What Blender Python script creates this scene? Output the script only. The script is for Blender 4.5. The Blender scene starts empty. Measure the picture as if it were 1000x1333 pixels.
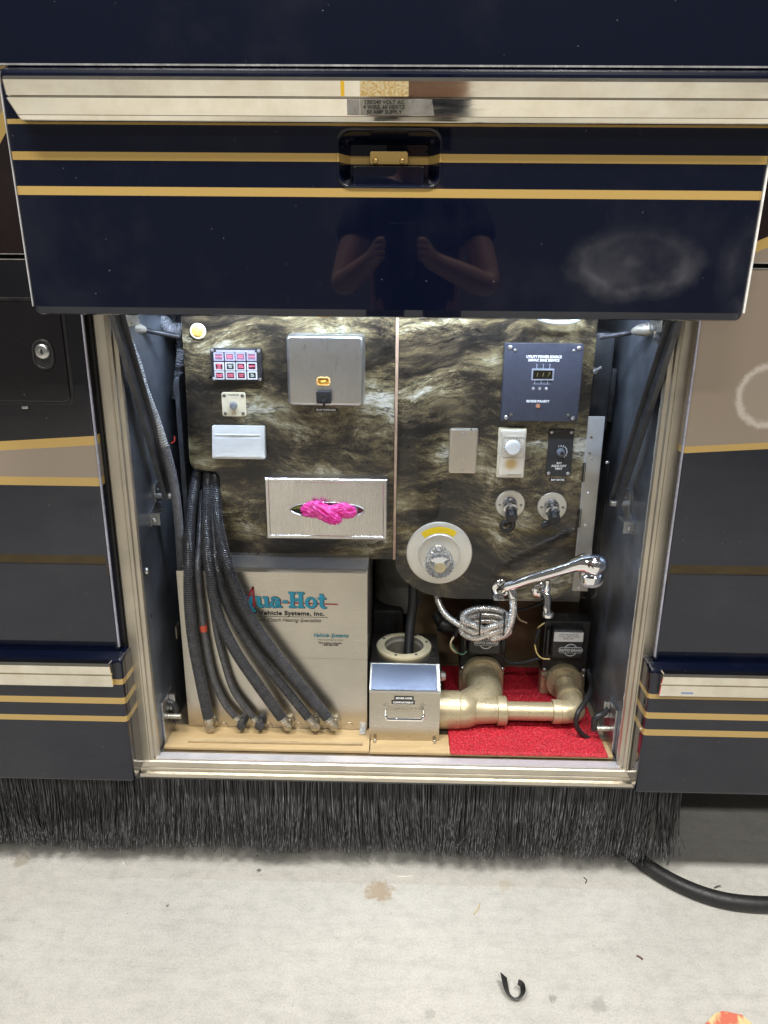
import bpy, bmesh, math, random
from mathutils import Vector, Matrix, noise
R_ = math.radians
random.seed(7)
scene = bpy.context.scene
COL = scene.collection

# ------------------------------------------------------------------ camera
FPX = 950.0                                   # focal length in photo pixels (photo is 1000 x 1333)
_n = Vector((-28.0, 3003.5, 950.0)).normalized()
_X = Vector((1, .0153, -.0182)); _X = (_X - _n*_X.dot(_n)).normalized()
_Z = -_n; _Y = _Z.cross(_X)
RW = Matrix((_X, _Y, _Z))                     # world = RW @ (right, down, forward)
CAM = Vector((0, -1.35, 1.30))
cd = bpy.data.cameras.new('camera'); cam = bpy.data.objects.new('camera', cd); COL.objects.link(cam)
r_, d_, f_ = RW.col[0], RW.col[1], RW.col[2]
M = Matrix((r_, -d_, -f_)).transposed().to_4x4(); M.translation = CAM
cam.matrix_world = M
cd.sensor_fit = 'HORIZONTAL'; cd.sensor_width = 36; cd.lens = 36*FPX/1000
cd.clip_start = .01; cd.clip_end = 100
scene.camera = cam
def at(px, py, Y):
    d = RW @ Vector(((px-500)/FPX, (py-666.5)/FPX, 1)); return CAM + d*((Y-CAM.y)/d.y)
def az(px, py, z):
    d = RW @ Vector(((px-500)/FPX, (py-666.5)/FPX, 1)); return CAM + d*((z-CAM.z)/d.z)

# ------------------------------------------------------------------ world, lamps, exposure
W = bpy.data.worlds.new('World'); scene.world = W; W.use_nodes = True
W.node_tree.nodes['Background'].inputs[0].default_value = (1.0, .96, .90, 1)
W.node_tree.nodes['Background'].inputs[1].default_value = .12
def area(name, loc, sx, sy, power, col, target=None):
    l = bpy.data.lights.new(name, 'AREA'); l.shape = 'RECTANGLE'; l.size = sx; l.size_y = sy
    l.energy = power; l.color = col
    o = bpy.data.objects.new(name, l); COL.objects.link(o); o.location = loc
    if target is not None:
        o.rotation_euler = (Vector(target)-Vector(loc)).to_track_quat('-Z', 'Y').to_euler()
    return o
WARM = (1, .97, .915)
area('shop_ceiling_lamp', (-1.3, -1.7, 4.6), 1.2, .35, 138, WARM)
area('shop_ceiling_lamp', (1.1, -1.7, 4.6), 1.2, .35, 138, WARM)
area('shop_ceiling_lamp', (-1.3, -4.6, 4.6), 1.2, .35, 85, WARM)
area('shop_ceiling_lamp', (1.1, -4.6, 4.6), 1.2, .35, 85, WARM)
vs = scene.view_settings
vs.view_transform = 'Standard'; vs.look = 'None'; vs.exposure = 0.28; vs.gamma = 1; vs.use_curve_mapping = False

# ------------------------------------------------------------------ materials
def nt(m): return m.node_tree.nodes, m.node_tree.links
def principled(name, base, rough=.5, metal=0, coat=0, spec=.5, **kw):
    m = bpy.data.materials.new(name); m.use_nodes = True
    b = m.node_tree.nodes['Principled BSDF']
    b.inputs['Base Color'].default_value = (*base, 1); b.inputs['Roughness'].default_value = rough
    b.inputs['Metallic'].default_value = metal; b.inputs['Coat Weight'].default_value = coat
    b.inputs['Coat Roughness'].default_value = .03; b.inputs['Specular IOR Level'].default_value = spec
    for k, v in kw.items(): b.inputs[k].default_value = v
    return m
def node(m, t, **kw):
    n = m.node_tree.nodes.new(t)
    for k, v in kw.items(): setattr(n, k, v)
    return n
def bsdf(m): return m.node_tree.nodes['Principled BSDF']
def coords(m, scale=(1, 1, 1), rot=(0, 0, 0)):
    tc = node(m, 'ShaderNodeTexCoord'); mp = node(m, 'ShaderNodeMapping')
    mp.inputs['Scale'].default_value = scale; mp.inputs['Rotation'].default_value = rot
    m.node_tree.links.new(tc.outputs['Object'], mp.inputs[0]); return mp.outputs[0]
def noise_tex(m, vec, scale, detail=4, rough=.55, dist=0):
    n = node(m, 'ShaderNodeTexNoise'); n.inputs['Scale'].default_value = scale; n.inputs['Detail'].default_value = detail
    n.inputs['Roughness'].default_value = rough; n.inputs['Distortion'].default_value = dist
    m.node_tree.links.new(vec, n.inputs['Vector']); return n.outputs['Fac']
def ramp(m, fac, stops, interp='LINEAR'):
    r = node(m, 'ShaderNodeValToRGB'); r.color_ramp.interpolation = interp
    e = r.color_ramp.elements
    while len(e) < len(stops): e.new(.5)
    for i, (p, c) in enumerate(stops):
        e[i].position = p; e[i].color = (*c, 1) if len(c) == 3 else c
    m.node_tree.links.new(fac, r.inputs[0]); return r.outputs[0]
def mathn(m, op, a, b=None, c=None):
    n = node(m, 'ShaderNodeMath', operation=op)
    for i, x in enumerate((a, b, c)):
        if x is None: continue
        if isinstance(x, (int, float)): n.inputs[i].default_value = x
        else: m.node_tree.links.new(x, n.inputs[i])
    return n.outputs[0]
def mix(m, fac, a, b, blend='MIX'):
    n = node(m, 'ShaderNodeMix', data_type='RGBA', blend_type=blend)
    for i, x in ((0, fac), (6, a), (7, b)):
        if isinstance(x, (int, float)): n.inputs[i].default_value = x
        elif isinstance(x, tuple): n.inputs[i].default_value = (*x, 1)
        else: m.node_tree.links.new(x, n.inputs[i])
    return n.outputs[2]
def setin(m, name, out): m.node_tree.links.new(out, bsdf(m).inputs[name])
def bump(m, h, strength=.2, dist=.001):
    b = node(m, 'ShaderNodeBump'); b.inputs['Strength'].default_value = strength; b.inputs['Distance'].default_value = dist
    m.node_tree.links.new(h, b.inputs['Height']); m.node_tree.links.new(b.outputs[0], bsdf(m).inputs['Normal'])
def sep(m):
    tc = node(m, 'ShaderNodeTexCoord'); s = node(m, 'ShaderNodeSeparateXYZ')
    m.node_tree.links.new(tc.outputs['Object'], s.inputs[0]); return s.outputs

def worn(name, base, rough=.5, metal=0, var=.25, scale=30, rvar=.12, bmp=.08, stretch=(1, 1, 1), **kw):
    """plain material with uneven tone, uneven gloss and fine relief"""
    m = principled(name, base, rough, metal, **kw)
    v = coords(m, stretch)
    n1 = noise_tex(m, v, scale, 6, .6)
    lo = tuple(c*(1-var) for c in base); hi = tuple(min(1, c*(1+var)) for c in base)
    setin(m, 'Base Color', ramp(m, n1, [(.3, lo), (.7, hi)]))
    n2 = noise_tex(m, v, scale*2.7, 4)
    setin(m, 'Roughness', ramp(m, n2, [(.3, (max(0, rough-rvar),)*3), (.7, (min(1, rough+rvar),)*3)]))
    if bmp: bump(m, noise_tex(m, v, scale*6, 3), bmp, .001)
    return m

def paint(name, bands, base_z=0, flecks=True, extra=None, rough=.22):
    """glossy coach paint; bands = [(z at x=0, slope, colour)...] from the bottom up, the first colour lies below all"""
    m = principled(name, (0, 0, 0), rough, coat=1.0, spec=.15)
    s = sep(m)
    col = bands[0][2]
    zc = mathn(m, 'ADD', s[2], base_z)
    for z0, k, c in bands[1:]:
        t = mathn(m, 'SUBTRACT', zc, mathn(m, 'MULTIPLY_ADD', s[0], k, z0))
        col = mix(m, mathn(m, 'GREATER_THAN', t, 0.0), col, c)
    if flecks:                                   # specks of dust lying on the paint
        v = coords(m)
        vo = node(m, 'ShaderNodeTexVoronoi'); vo.inputs['Scale'].default_value = 120
        m.node_tree.links.new(v, vo.inputs['Vector'])
        sp = node(m, 'ShaderNodeSeparateColor'); m.node_tree.links.new(vo.outputs['Color'], sp.inputs[0])
        size = mathn(m, 'MULTIPLY', mathn(m, 'POWER', sp.outputs[0], 10.0), .095)
        fl = mathn(m, 'LESS_THAN', vo.outputs['Distance'], size)
        haze = ramp(m, noise_tex(m, v, 5, 8, .65), [(.5, (0, 0, 0)), (.85, (.035,)*3)])
        col = mix(m, haze, col, (.3, .3, .31))
        col = mix(m, mathn(m, 'MULTIPLY', fl, .4), col, (.5, .5, .48))
        setin(m, 'Coat Roughness', ramp(m, noise_tex(m, v, 7, 6), [(.4, (.015,)*3), (.8, (.06,)*3)]))
    if extra: col = extra(m, col)
    if not isinstance(col, tuple): setin(m, 'Base Color', col)
    else: bsdf(m).inputs['Base Color'].default_value = (*col, 1)
    return m

NAVY = (.0009, .0026, .0118); GOLD = (.41, .275, .088); TAUPE = (.235, .19, .148); MAROON = (.011, .0055, .006)
def brushed(name, base=(.55, .54, .52), rough=.32, direction=(60, 60, 2), var=.10, scale=14):
    m = principled(name, base, rough, 1.0)
    v = coords(m, direction)
    n1 = noise_tex(m, v, scale, 6, .7)
    setin(m, 'Roughness', ramp(m, n1, [(.3, (rough*.75,)*3), (.7, (rough*1.3,)*3)]))
    sm = noise_tex(m, coords(m), 9, 5)
    setin(m, 'Base Color', ramp(m, sm, [(.3, tuple(c*(1-var) for c in base)), (.7, tuple(min(1, c*(1+var)) for c in base))]))
    bump(m, n1, .05, .0006)
    return m
STEEL = brushed('brushed_steel')
STEEL_H = brushed('brushed_steel_horizontal', direction=(2, 60, 60), rough=.3)
ALU = brushed('wall_aluminium', (.25, .275, .32), .38, (30, 30, 2), .4); bsdf(ALU).inputs['Metallic'].default_value = .85
FRAME = brushed('frame_aluminium', (.53, .485, .405), .46, (40, 40, 2), .14)
FRAME_H = brushed('sill_aluminium', (.60, .555, .47), .34, (2, 40, 40), .14)
ZINC = worn('zinc', (.5, .5, .5), .35, 1)
CHROME = worn('chrome', (.86, .86, .87), .06, 1, var=.03, rvar=.03, bmp=0)
def scratched_chrome():
    m = principled('trim_steel', (.80, .78, .73), .09, 1)
    v = coords(m, (3, 30, 30)); n = noise_tex(m, v, 5, 8, .7)
    setin(m, 'Roughness', ramp(m, n, [(.35, (.03,)*3), (.75, (.13,)*3)]))
    n2 = noise_tex(m, coords(m), 16, 8, .7)
    setin(m, 'Base Color', ramp(m, n2, [(.3, (.72, .66, .54)), (.6, (.84, .80, .70))]))
    bump(m, noise_tex(m, coords(m, (1, 4, 4)), 6, 3), .10, .002)
    return m
TRIM = scratched_chrome()
RUBBER = worn('black_rubber', (.012, .012, .013), .55, var=.3, rvar=.1)
SEAL = worn('seal_rubber', (.006, .006, .007), .4, var=.3)
HOSE = worn('hose_plastic', (.06, .06, .064), .25, var=.3, scale=60)
HOSE_GREY = worn('grey_conduit', (.14, .14, .15), .36, var=.3, scale=60)
BLACKP = worn('black_plastic', (.018, .018, .019), .42, var=.25, scale=60, bmp=.15)
BLACKPLATE = worn('engraved_black', (.022, .023, .027), .38, var=.15, scale=60, bmp=.05)
SLATE = worn('slate_plastic', (.035, .038, .055), .45, var=.12, scale=80, bmp=.1)
IVORY = worn('ivory_plastic', (.68, .60, .43), .35, var=.05, scale=40)
BEIGE = worn('beige_plastic', (.60, .54, .45), .4, var=.06, scale=40)
WHITEP = worn('white_plastic', (.66, .65, .62), .4, var=.05, scale=40)
WHITE = principled('white_ink', (.75, .75, .75), .5)
BLACK = principled('black_ink', (.012, .012, .012), .5)
RED = principled('red_ink', (.35, .02, .03), .5)
BLUE = principled('blue_ink', (.02, .28, .42), .5)
SCREW = worn('screw_steel', (.55, .54, .52), .3, 1, scale=200)
BRASS = worn('gold_metal', (.62, .42, .15), .3, .8, scale=60)
DARKMETAL = worn('dark_steel', (.07, .072, .08), .42, .6, var=.3, scale=25)
PIPE = worn('bronze_pipe', (.45, .38, .24), .32, .45, var=.12, scale=24, rvar=.1, bmp=.12)
BRONZE_WALL = worn('bronze_wall', (.11, .08, .045), .5, .35, var=.3, scale=6)
CREAM = worn('cream_ring', (.60, .52, .33), .42, var=.06, scale=40)
WOOD = worn('tan_board', (.46, .335, .175), .5, var=.14, scale=10, stretch=(1, 8, 8))
STICKER = worn('white_sticker', (.62, .62, .60), .5, var=.06)
PINK = principled('pink_nitrile', (.85, .07, .40), .38, **{'Subsurface Weight': .15, 'Subsurface Radius': (.004, .002, .003)})

def laminate():
    m = principled('stone_laminate', (.1, .08, .04), .3, coat=.35, spec=.4)
    L = m.node_tree.links
    tc = node(m, 'ShaderNodeTexCoord')
    wn = node(m, 'ShaderNodeTexNoise'); wn.inputs['Scale'].default_value = 2.3; wn.inputs['Detail'].default_value = 4
    L.new(tc.outputs['Object'], wn.inputs['Vector'])
    va = node(m, 'ShaderNodeVectorMath', operation='MULTIPLY_ADD')
    va.inputs[1].default_value = (.26, .26, .26); L.new(wn.outputs['Color'], va.inputs[0]); L.new(tc.outputs['Object'], va.inputs[2])
    def mapped(sc, rot=14):
        mp = node(m, 'ShaderNodeMapping'); mp.inputs['Scale'].default_value = sc; mp.inputs['Rotation'].default_value = (0, R_(rot), 0)
        L.new(va.outputs[0], mp.inputs[0]); return mp.outputs[0]
    zone = noise_tex(m, mapped((6, 5, 9), 25), 1.0, 3, .5, .3)
    big = noise_tex(m, mapped((6, 5, 20)), 1.0, 6, .62, .35)
    fine = noise_tex(m, mapped((34, 24, 88), 22), 1.0, 10, .76, .2)
    speck = noise_tex(m, mapped((150, 110, 230)), 1.0, 5, .75, 0)
    def k(x, c_): return mathn(m, 'MULTIPLY', mathn(m, 'SUBTRACT', x, .5), c_)
    calm = ramp(m, noise_tex(m, mapped((7, 6, 11), -10), 1.0, 3, .5, 0), [(.4, (.4,)*3), (.6, (1.3,)*3)])     # smooth clouds between busy streaks
    t = mathn(m, 'ADD', mathn(m, 'ADD', k(zone, 1.25), k(big, 1.25)), mathn(m, 'MULTIPLY', calm, mathn(m, 'ADD', k(fine, 1.15), k(speck, .55))))
    t = mathn(m, 'ADD', t, .43)
    c = ramp(m, t, [(.14, (.007, .006, .0055)), (.30, (.022, .017, .012)), (.42, (.060, .045, .026)), (.53, (.118, .092, .048)), (.65, (.205, .172, .098)), (.78, (.36, .335, .255)), (.95, (.60, .585, .53))])
    ve = noise_tex(m, mapped((6, 6, 26), 18), 1.0, 6, .6, .2)      # thin dark veins along the flow
    vein = ramp(m, mathn(m, 'ABSOLUTE', mathn(m, 'SUBTRACT', ve, .5)), [(.0, (.85,)*3), (.012, (.35,)*3), (.03, (0, 0, 0))])
    c = mix(m, vein, c, (.008, .007, .006))
    hue = noise_tex(m, coords(m), 5.5, 3)
    c = mix(m, ramp(m, hue, [(.5, (0, 0, 0)), (.72, (.25,)*3)]), c, mix(m, 1.0, c, (1.15, 1.12, .62), 'MULTIPLY'))
    setin(m, 'Base Color', c)
    setin(m, 'Roughness', ramp(m, fine, [(.3, (.24,)*3), (.7, (.42,)*3)]))
    bump(m, fine, .06, .001)
    return m
LAM = laminate()

def concrete():
    m = principled('concrete', (.5, .5, .48), .8)
    v = coords(m)
    n1 = noise_tex(m, v, 1.6, 8, .62); n2 = noise_tex(m, v, 34, 10, .75); n3 = noise_tex(m, v, 260, 4, .7)
    c = ramp(m, n1, [(.28, (.41, .40, .372)), (.45, (.485, .472, .435)), (.6, (.53, .517, .477)), (.75, (.575, .558, .512))])
    c = mix(m, .36, c, ramp(m, n2, [(.3, (.55,)*3), (.52, (1, 1, 1)), (.75, (1.12,)*3)]), 'MULTIPLY')
    c = mix(m, .42, c, ramp(m, n3, [(.3, (.5,)*3), (.5, (1,)*3), (.7, (1.25,)*3)]), 'MULTIPLY')
    sw = noise_tex(m, coords(m, (2.2, 9, 1), (0, 0, R_(20))), 5, 8, .7)      # trowel sweeps
    c = mix(m, .5, c, ramp(m, sw, [(.3, (.80,)*3), (.5, (1,)*3), (.72, (1.1,)*3)]), 'MULTIPLY')
    pit = node(m, 'ShaderNodeTexVoronoi'); pit.inputs['Scale'].default_value = 60; m.node_tree.links.new(v, pit.inputs['Vector'])
    ps = node(m, 'ShaderNodeSeparateColor'); m.node_tree.links.new(pit.outputs['Color'], ps.inputs[0])
    c = mix(m, mathn(m, 'MULTIPLY', mathn(m, 'LESS_THAN', pit.outputs['Distance'], mathn(m, 'MULTIPLY', mathn(m, 'POWER', ps.outputs[0], 14.0), .14)), .4), c, (.20, .185, .16))
    # hairline crazing
    vo = node(m, 'ShaderNodeTexVoronoi', feature='DISTANCE_TO_EDGE'); vo.inputs['Scale'].default_value = 9
    wv = node(m, 'ShaderNodeVectorMath', operation='MULTIPLY_ADD'); wv.inputs[1].default_value = (.16,)*3
    nn = node(m, 'ShaderNodeTexNoise'); nn.inputs['Scale'].default_value = 9; nn.inputs['Detail'].default_value = 6
    m.node_tree.links.new(v, nn.inputs['Vector']); m.node_tree.links.new(nn.outputs['Color'], wv.inputs[0]); m.node_tree.links.new(v, wv.inputs[2])
    m.node_tree.links.new(wv.outputs[0], vo.inputs['Vector'])
    cr = mathn(m, 'MULTIPLY', mathn(m, 'LESS_THAN', vo.outputs['Distance'], .006), mathn(m, 'GREATER_THAN', n1, .52))
    c = mix(m, mathn(m, 'MULTIPLY', cr, .12), c, (.2, .19, .17))
    # stains: (x, y, radius, colour, strength)
    s = sep(m)
    for (px, py, r, colr, k, thr) in [(495, 1160, .036, (.30, .20, .09), .62, .85), (27, 1120, .024, (.22, .18, .11), .5, .9), (657, 1153, .022, (.34, .27, .16), .35, .8),
                                 (337, 1133, .007, (.05, .05, .05), .8, .8), (780, 1310, .03, (.16, .15, .14), .35, .6), (218, 1179, .004, (.05, .04, .04), .7, .9),
                                 (720, 1300, .012, (.12, .11, .1), .45, .7), (560, 1320, .016, (.2, .19, .17), .35, .7), (335, 1114, .004, (.08, .08, .08), .6, .9)]:
        p = az(px, py, 0)
        dx = mathn(m, 'SUBTRACT', s[0], p.x); dy = mathn(m, 'MULTIPLY', mathn(m, 'SUBTRACT', s[1], p.y), 1.0)
        d = mathn(m, 'SQRT', mathn(m, 'ADD', mathn(m, 'MULTIPLY', dx, dx), mathn(m, 'MULTIPLY', dy, dy)))
        wob = mathn(m, 'MAXIMUM', mathn(m, 'ADD', mathn(m, 'MULTIPLY', noise_tex(m, v, 1.7/r, 7, .72), 3.4), -.72), .05)
        q = mathn(m, 'DIVIDE', mathn(m, 'DIVIDE', d, r), wob)
        c = mix(m, ramp(m, q, [(thr-.25, (k,)*3), (thr+.1, (0, 0, 0))]), c, colr)
    setin(m, 'Base Color', c)
    setin(m, 'Roughness', ramp(m, n2, [(.3, (.6,)*3), (.7, (.85,)*3)]))
    bump(m, mathn(m, 'ADD', mathn(m, 'MULTIPLY', n2, .6), n3), .35, .0016)
    return m
CONC = concrete()
def mat_red():
    m = principled('red_vinyl_loops', (.5, .02, .03), .5)
    n1 = noise_tex(m, coords(m), 260, 3, .7)
    setin(m, 'Base Color', ramp(m, n1, [(.3, (.16, .004, .008)), (.55, (.50, .012, .028)), (.75, (.70, .05, .07))]))
    bump(m, n1, .6, .004); return m
REDMAT = mat_red()

# ------------------------------------------------------------------ mesh builder
def facing(p): return Matrix.Translation(p) @ Matrix.Rotation(R_(90), 4, 'X')   # local +Z looks at the viewer (-Y)
def rrect(x0, x1, z0, z1, r, n=5):
    r = min(r, (x1-x0)/2-1e-5, (z1-z0)/2-1e-5); out = []
    for cx, cz, a0 in ((x1-r, z0+r, -90), (x1-r, z1-r, 0), (x0+r, z1-r, 90), (x0+r, z0+r, 180)):
        for k in range(n+1):
            a = R_(a0+90*k/n); out.append((cx+r*math.cos(a), cz+r*math.sin(a)))
    return out
def ellipse(cx, cz, rx, rz, n=40): return [(cx+rx*math.cos(2*math.pi*k/n), cz+rz*math.sin(2*math.pi*k/n)) for k in range(n)]
def inset(poly, d):
    out = []; N = len(poly)
    for i in range(N):
        a, b, c = Vector(poly[i-1]), Vector(poly[i]), Vector(poly[(i+1) % N])
        e1 = (b-a); e2 = (c-b)
        if e1.length < 1e-9: e1 = e2
        if e2.length < 1e-9: e2 = e1
        n1 = Vector((-e1.y, e1.x)).normalized(); n2 = Vector((-e2.y, e2.x)).normalized()
        h = (n1+n2); h = h/max(.3, h.length_squared/2) if h.length > 1e-6 else n1
        out.append((b.x+h.x*d, b.y+h.y*d))
    return out
def catmull(pts, per=8):
    P = [Vector(p) for p in pts]; P = [2*P[0]-P[1]] + P + [2*P[-1]-P[-2]]; out = []
    for i in range(1, len(P)-2):
        a, b, c, d = P[i-1], P[i], P[i+1], P[i+2]
        for k in range(per):
            t = k/per
            out.append(.5*((2*b)+(c-a)*t+(2*a-5*b+4*c-d)*t*t+(3*b-a-3*c+d)*t**3))
    out.append(P[-2]); return out
def resample(pts, step):
    out = [pts[0].copy()]; need = step
    for a, b in zip(pts, pts[1:]):
        L = (b-a).length; pos = 0
        while L-pos >= need:
            pos += need; out.append(a.lerp(b, pos/L)); need = step
        need -= (L-pos)
    return out
class MB:
    def __init__(s): s.v = []; s.f = []
    def add(s, vs_, fs):
        o = len(s.v); s.v += [Vector(p) for p in vs_]; s.f += [tuple(i+o for i in f) for f in fs]; return s
    def box(s, x0, x1, y0, y1, z0, z1, b=0, seg=2):
        if not b:
            v = [(x, y, z) for x in (x0, x1) for y in (y0, y1) for z in (z0, z1)]
            return s.add(v, [(0, 1, 3, 2), (4, 6, 7, 5), (0, 4, 5, 1), (2, 3, 7, 6), (0, 2, 6, 4), (1, 5, 7, 3)])
        bm = bmesh.new(); bmesh.ops.create_cube(bm, size=1)
        for v in bm.verts: v.co = Vector(((x0+x1)/2+v.co.x*(x1-x0), (y0+y1)/2+v.co.y*(y1-y0), (z0+z1)/2+v.co.z*(z1-z0)))
        bmesh.ops.bevel(bm, geom=bm.edges[:], offset=b, segments=seg, profile=.5, affect='EDGES')
        bm.verts.index_update()
        s.add([v.co.copy() for v in bm.verts], [tuple(v.index for v in f.verts) for f in bm.faces]); bm.free(); return s
    def prism(s, poly, yb, yf, c=0):
        """(x, z) outline, counter-clockwise, from depth yb (back) to yf (front, smaller y), front edge chamfered by c"""
        loops = [(poly, yb)]
        if c: loops += [(poly, yf+c), (inset(poly, c*.3), yf+c*.3), (inset(poly, c), yf)]
        else: loops += [(poly, yf)]
        N = len(poly); v = []; f = []
        for P, y in loops: v += [(p[0], y, p[1]) for p in P]
        for k in range(len(loops)-1):
            for i in range(N):
                j = (i+1) % N; f.append((k*N+i, k*N+j, (k+1)*N+j, (k+1)*N+i))
        f.append(tuple(range(N-1, -1, -1))); f.append(tuple((len(loops)-1)*N+i for i in range(N)))
        return s.add(v, f)
    def ring(s, outer, inner, yb, yf, c=0):
        """plate with a hole: outlines of equal point count"""
        N = len(outer); v = []; f = []
        L = [(outer, yb), (outer, yf+c), (inset(outer, c) if c else outer, yf), (inset(inner, -c*.6) if c else inner, yf), (inner, yf+c*.6), (inner, yb)]
        for P, y in L: v += [(p[0], y, p[1]) for p in P]
        K = len(L)
        for k in range(K):
            for i in range(N):
                j = (i+1) % N; k2 = (k+1) % K; f.append((k*N+i, k*N+j, k2*N+j, k2*N+i))
        return s.add(v, f)
    def extrude_x(s, prof, x0, x1, b=0):
        """(y, z) profile run along x; b rounds the end outline"""
        xs = [(x0, b), (x0+b*.3, b*.3), (x0+b, 0), (x1-b, 0), (x1-b*.3, b*.3), (x1, b)] if b else [(x0, 0), (x1, 0)]
        N = len(prof); v = []; f = []
        area_ = sum(prof[i-1][0]*prof[i][1]-prof[i][0]*prof[i-1][1] for i in range(N))
        P0 = prof if area_ > 0 else prof[::-1]
        for x, d in xs: v += [(x, p[0], p[1]) for p in (inset(P0, d) if d else P0)]
        for k in range(len(xs)-1):
            for i in range(N):
                j = (i+1) % N; f.append((k*N+i, (k+1)*N+i, (k+1)*N+j, k*N+j)[::-1])
        f.append(tuple(range(N))[::-1]); f.append(tuple((len(xs)-1)*N+i for i in range(N)))
        return s.add(v, f)
    def lathe(s, prof, M=Matrix(), seg=28, cap=True):
        v = []; f = []; N = len(prof)
        for k in range(seg):
            a = 2*math.pi*k/seg
            v += [M @ Vector((r*math.cos(a), r*math.sin(a), h)) for r, h in prof]
        for k in range(seg):
            k2 = (k+1) % seg
            for i in range(N-1): f.append((k*N+i, k2*N+i, k2*N+i+1, k*N+i+1))
        if cap and prof[0][0] > 1e-6: f.append(tuple(k*N for k in range(seg))[::-1])
        if cap and prof[-1][0] > 1e-6: f.append(tuple(k*N+N-1 for k in range(seg)))
        return s.add(v, f)
    def tube(s, pts, r, seg=12, cap=True):
        pts = [Vector(p) for p in pts]; n = len(pts)
        rs = [r]*n if isinstance(r, (int, float)) else list(r)
        t = [(pts[min(i+1, n-1)]-pts[max(i-1, 0)]).normalized() for i in range(n)]
        u = t[0].orthogonal().normalized(); v = []; f = []
        for i in range(n):
            u = (u-t[i]*u.dot(t[i])).normalized(); w = t[i].cross(u)
            v += [pts[i]+(u*math.cos(2*math.pi*k/seg)+w*math.sin(2*math.pi*k/seg))*rs[i] for k in range(seg)]
        for i in range(n-1):
            for k in range(seg):
                k2 = (k+1) % seg; f.append((i*seg+k, i*seg+k2, (i+1)*seg+k2, (i+1)*seg+k))
        if cap: f.append(tuple(range(seg))[::-1]); f.append(tuple((n-1)*seg+k for k in range(seg)))
        return s.add(v, f)
    def corrugated(s, pts, r, pitch=.005, amp=.0012, seg=14):
        P = resample(catmull(pts, 24), pitch/4)
        return s.tube(P, [r+amp*(1, 1, -1, -1)[i % 4] for i in range(len(P))], seg)
    def cyl(s, p0, p1, r, r1=None, seg=18): return s.tube([p0, p1], [r, r if r1 is None else r1], seg)
    def bar(s, p0, p1, w, t, up=(0, 0, 1)):
        p0, p1, up = Vector(p0), Vector(p1), Vector(up); d = (p1-p0).normalized(); a = d.cross(up).normalized()*w/2; b = d.cross(a).normalized()*t/2
        v = [p+sa*a+sb*b for p in (p0, p1) for sa, sb in ((-1, -1), (1, -1), (1, 1), (-1, 1))]
        return s.add(v, [(0, 1, 2, 3)[::-1], (4, 5, 6, 7), (0, 1, 5, 4), (1, 2, 6, 5), (2, 3, 7, 6), (3, 0, 4, 7)])
    def mesh(s, name, mat, origin=(0, 0, 0), sharp=38):
        o = Vector(origin); me = bpy.data.meshes.new(name)
        me.from_pydata([p-o for p in s.v], [], s.f)
        bm = bmesh.new(); bm.from_mesh(me); bmesh.ops.recalc_face_normals(bm, faces=bm.faces[:]); bm.to_mesh(me); bm.free()
        me.shade_smooth(); me.set_sharp_from_angle(angle=R_(sharp)); me.materials.append(mat); return me

def wloc(o):
    p = Vector(o.location)
    while o.parent: o = o.parent; p += Vector(o.location)
    return p
def tag(o, label=None, cat=None, group=None, kind=None):
    for k, v in (('label', label), ('category', cat), ('group', group), ('kind', kind)):
        if v: o[k] = v
    return o
def thing(name, label, cat, base, group=None):
    o = bpy.data.objects.new(name, None); COL.objects.link(o); o.location = Vector(base); o.empty_display_size = .02
    return tag(o, label, cat, group, 'thing')
def part(name, mb, mat, parent, sharp=38, label=None, kind=None):
    """mesh given in world coordinates, hung under its parent"""
    w = wloc(parent); o = bpy.data.objects.new(name, mb.mesh(name, mat, w, sharp)); COL.objects.link(o); o.parent = parent
    if len(mb.f) < 4000: o.modifiers.new('weighted', 'WEIGHTED_NORMAL').keep_sharp = True
    return tag(o, label, kind=kind)
def solo(name, mb, mat, label, cat, base=None, group=None, kind=None, sharp=38):
    if base is None:
        base = Vector(((min(p.x for p in mb.v)+max(p.x for p in mb.v))/2, (min(p.y for p in mb.v)+max(p.y for p in mb.v))/2, min(p.z for p in mb.v)))
    o = bpy.data.objects.new(name, mb.mesh(name, mat, base, sharp)); COL.objects.link(o); o.location = base
    return tag(o, label, cat, group, kind or 'thing')
def inst(name, me, parent, pos, rot=(0, 0, 0), scale=1):
    o = bpy.data.objects.new(name, me); COL.objects.link(o); o.parent = parent
    o.location = Vector(pos)-wloc(parent); o.rotation_euler = rot; o.scale = (scale,)*3; return o
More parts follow.
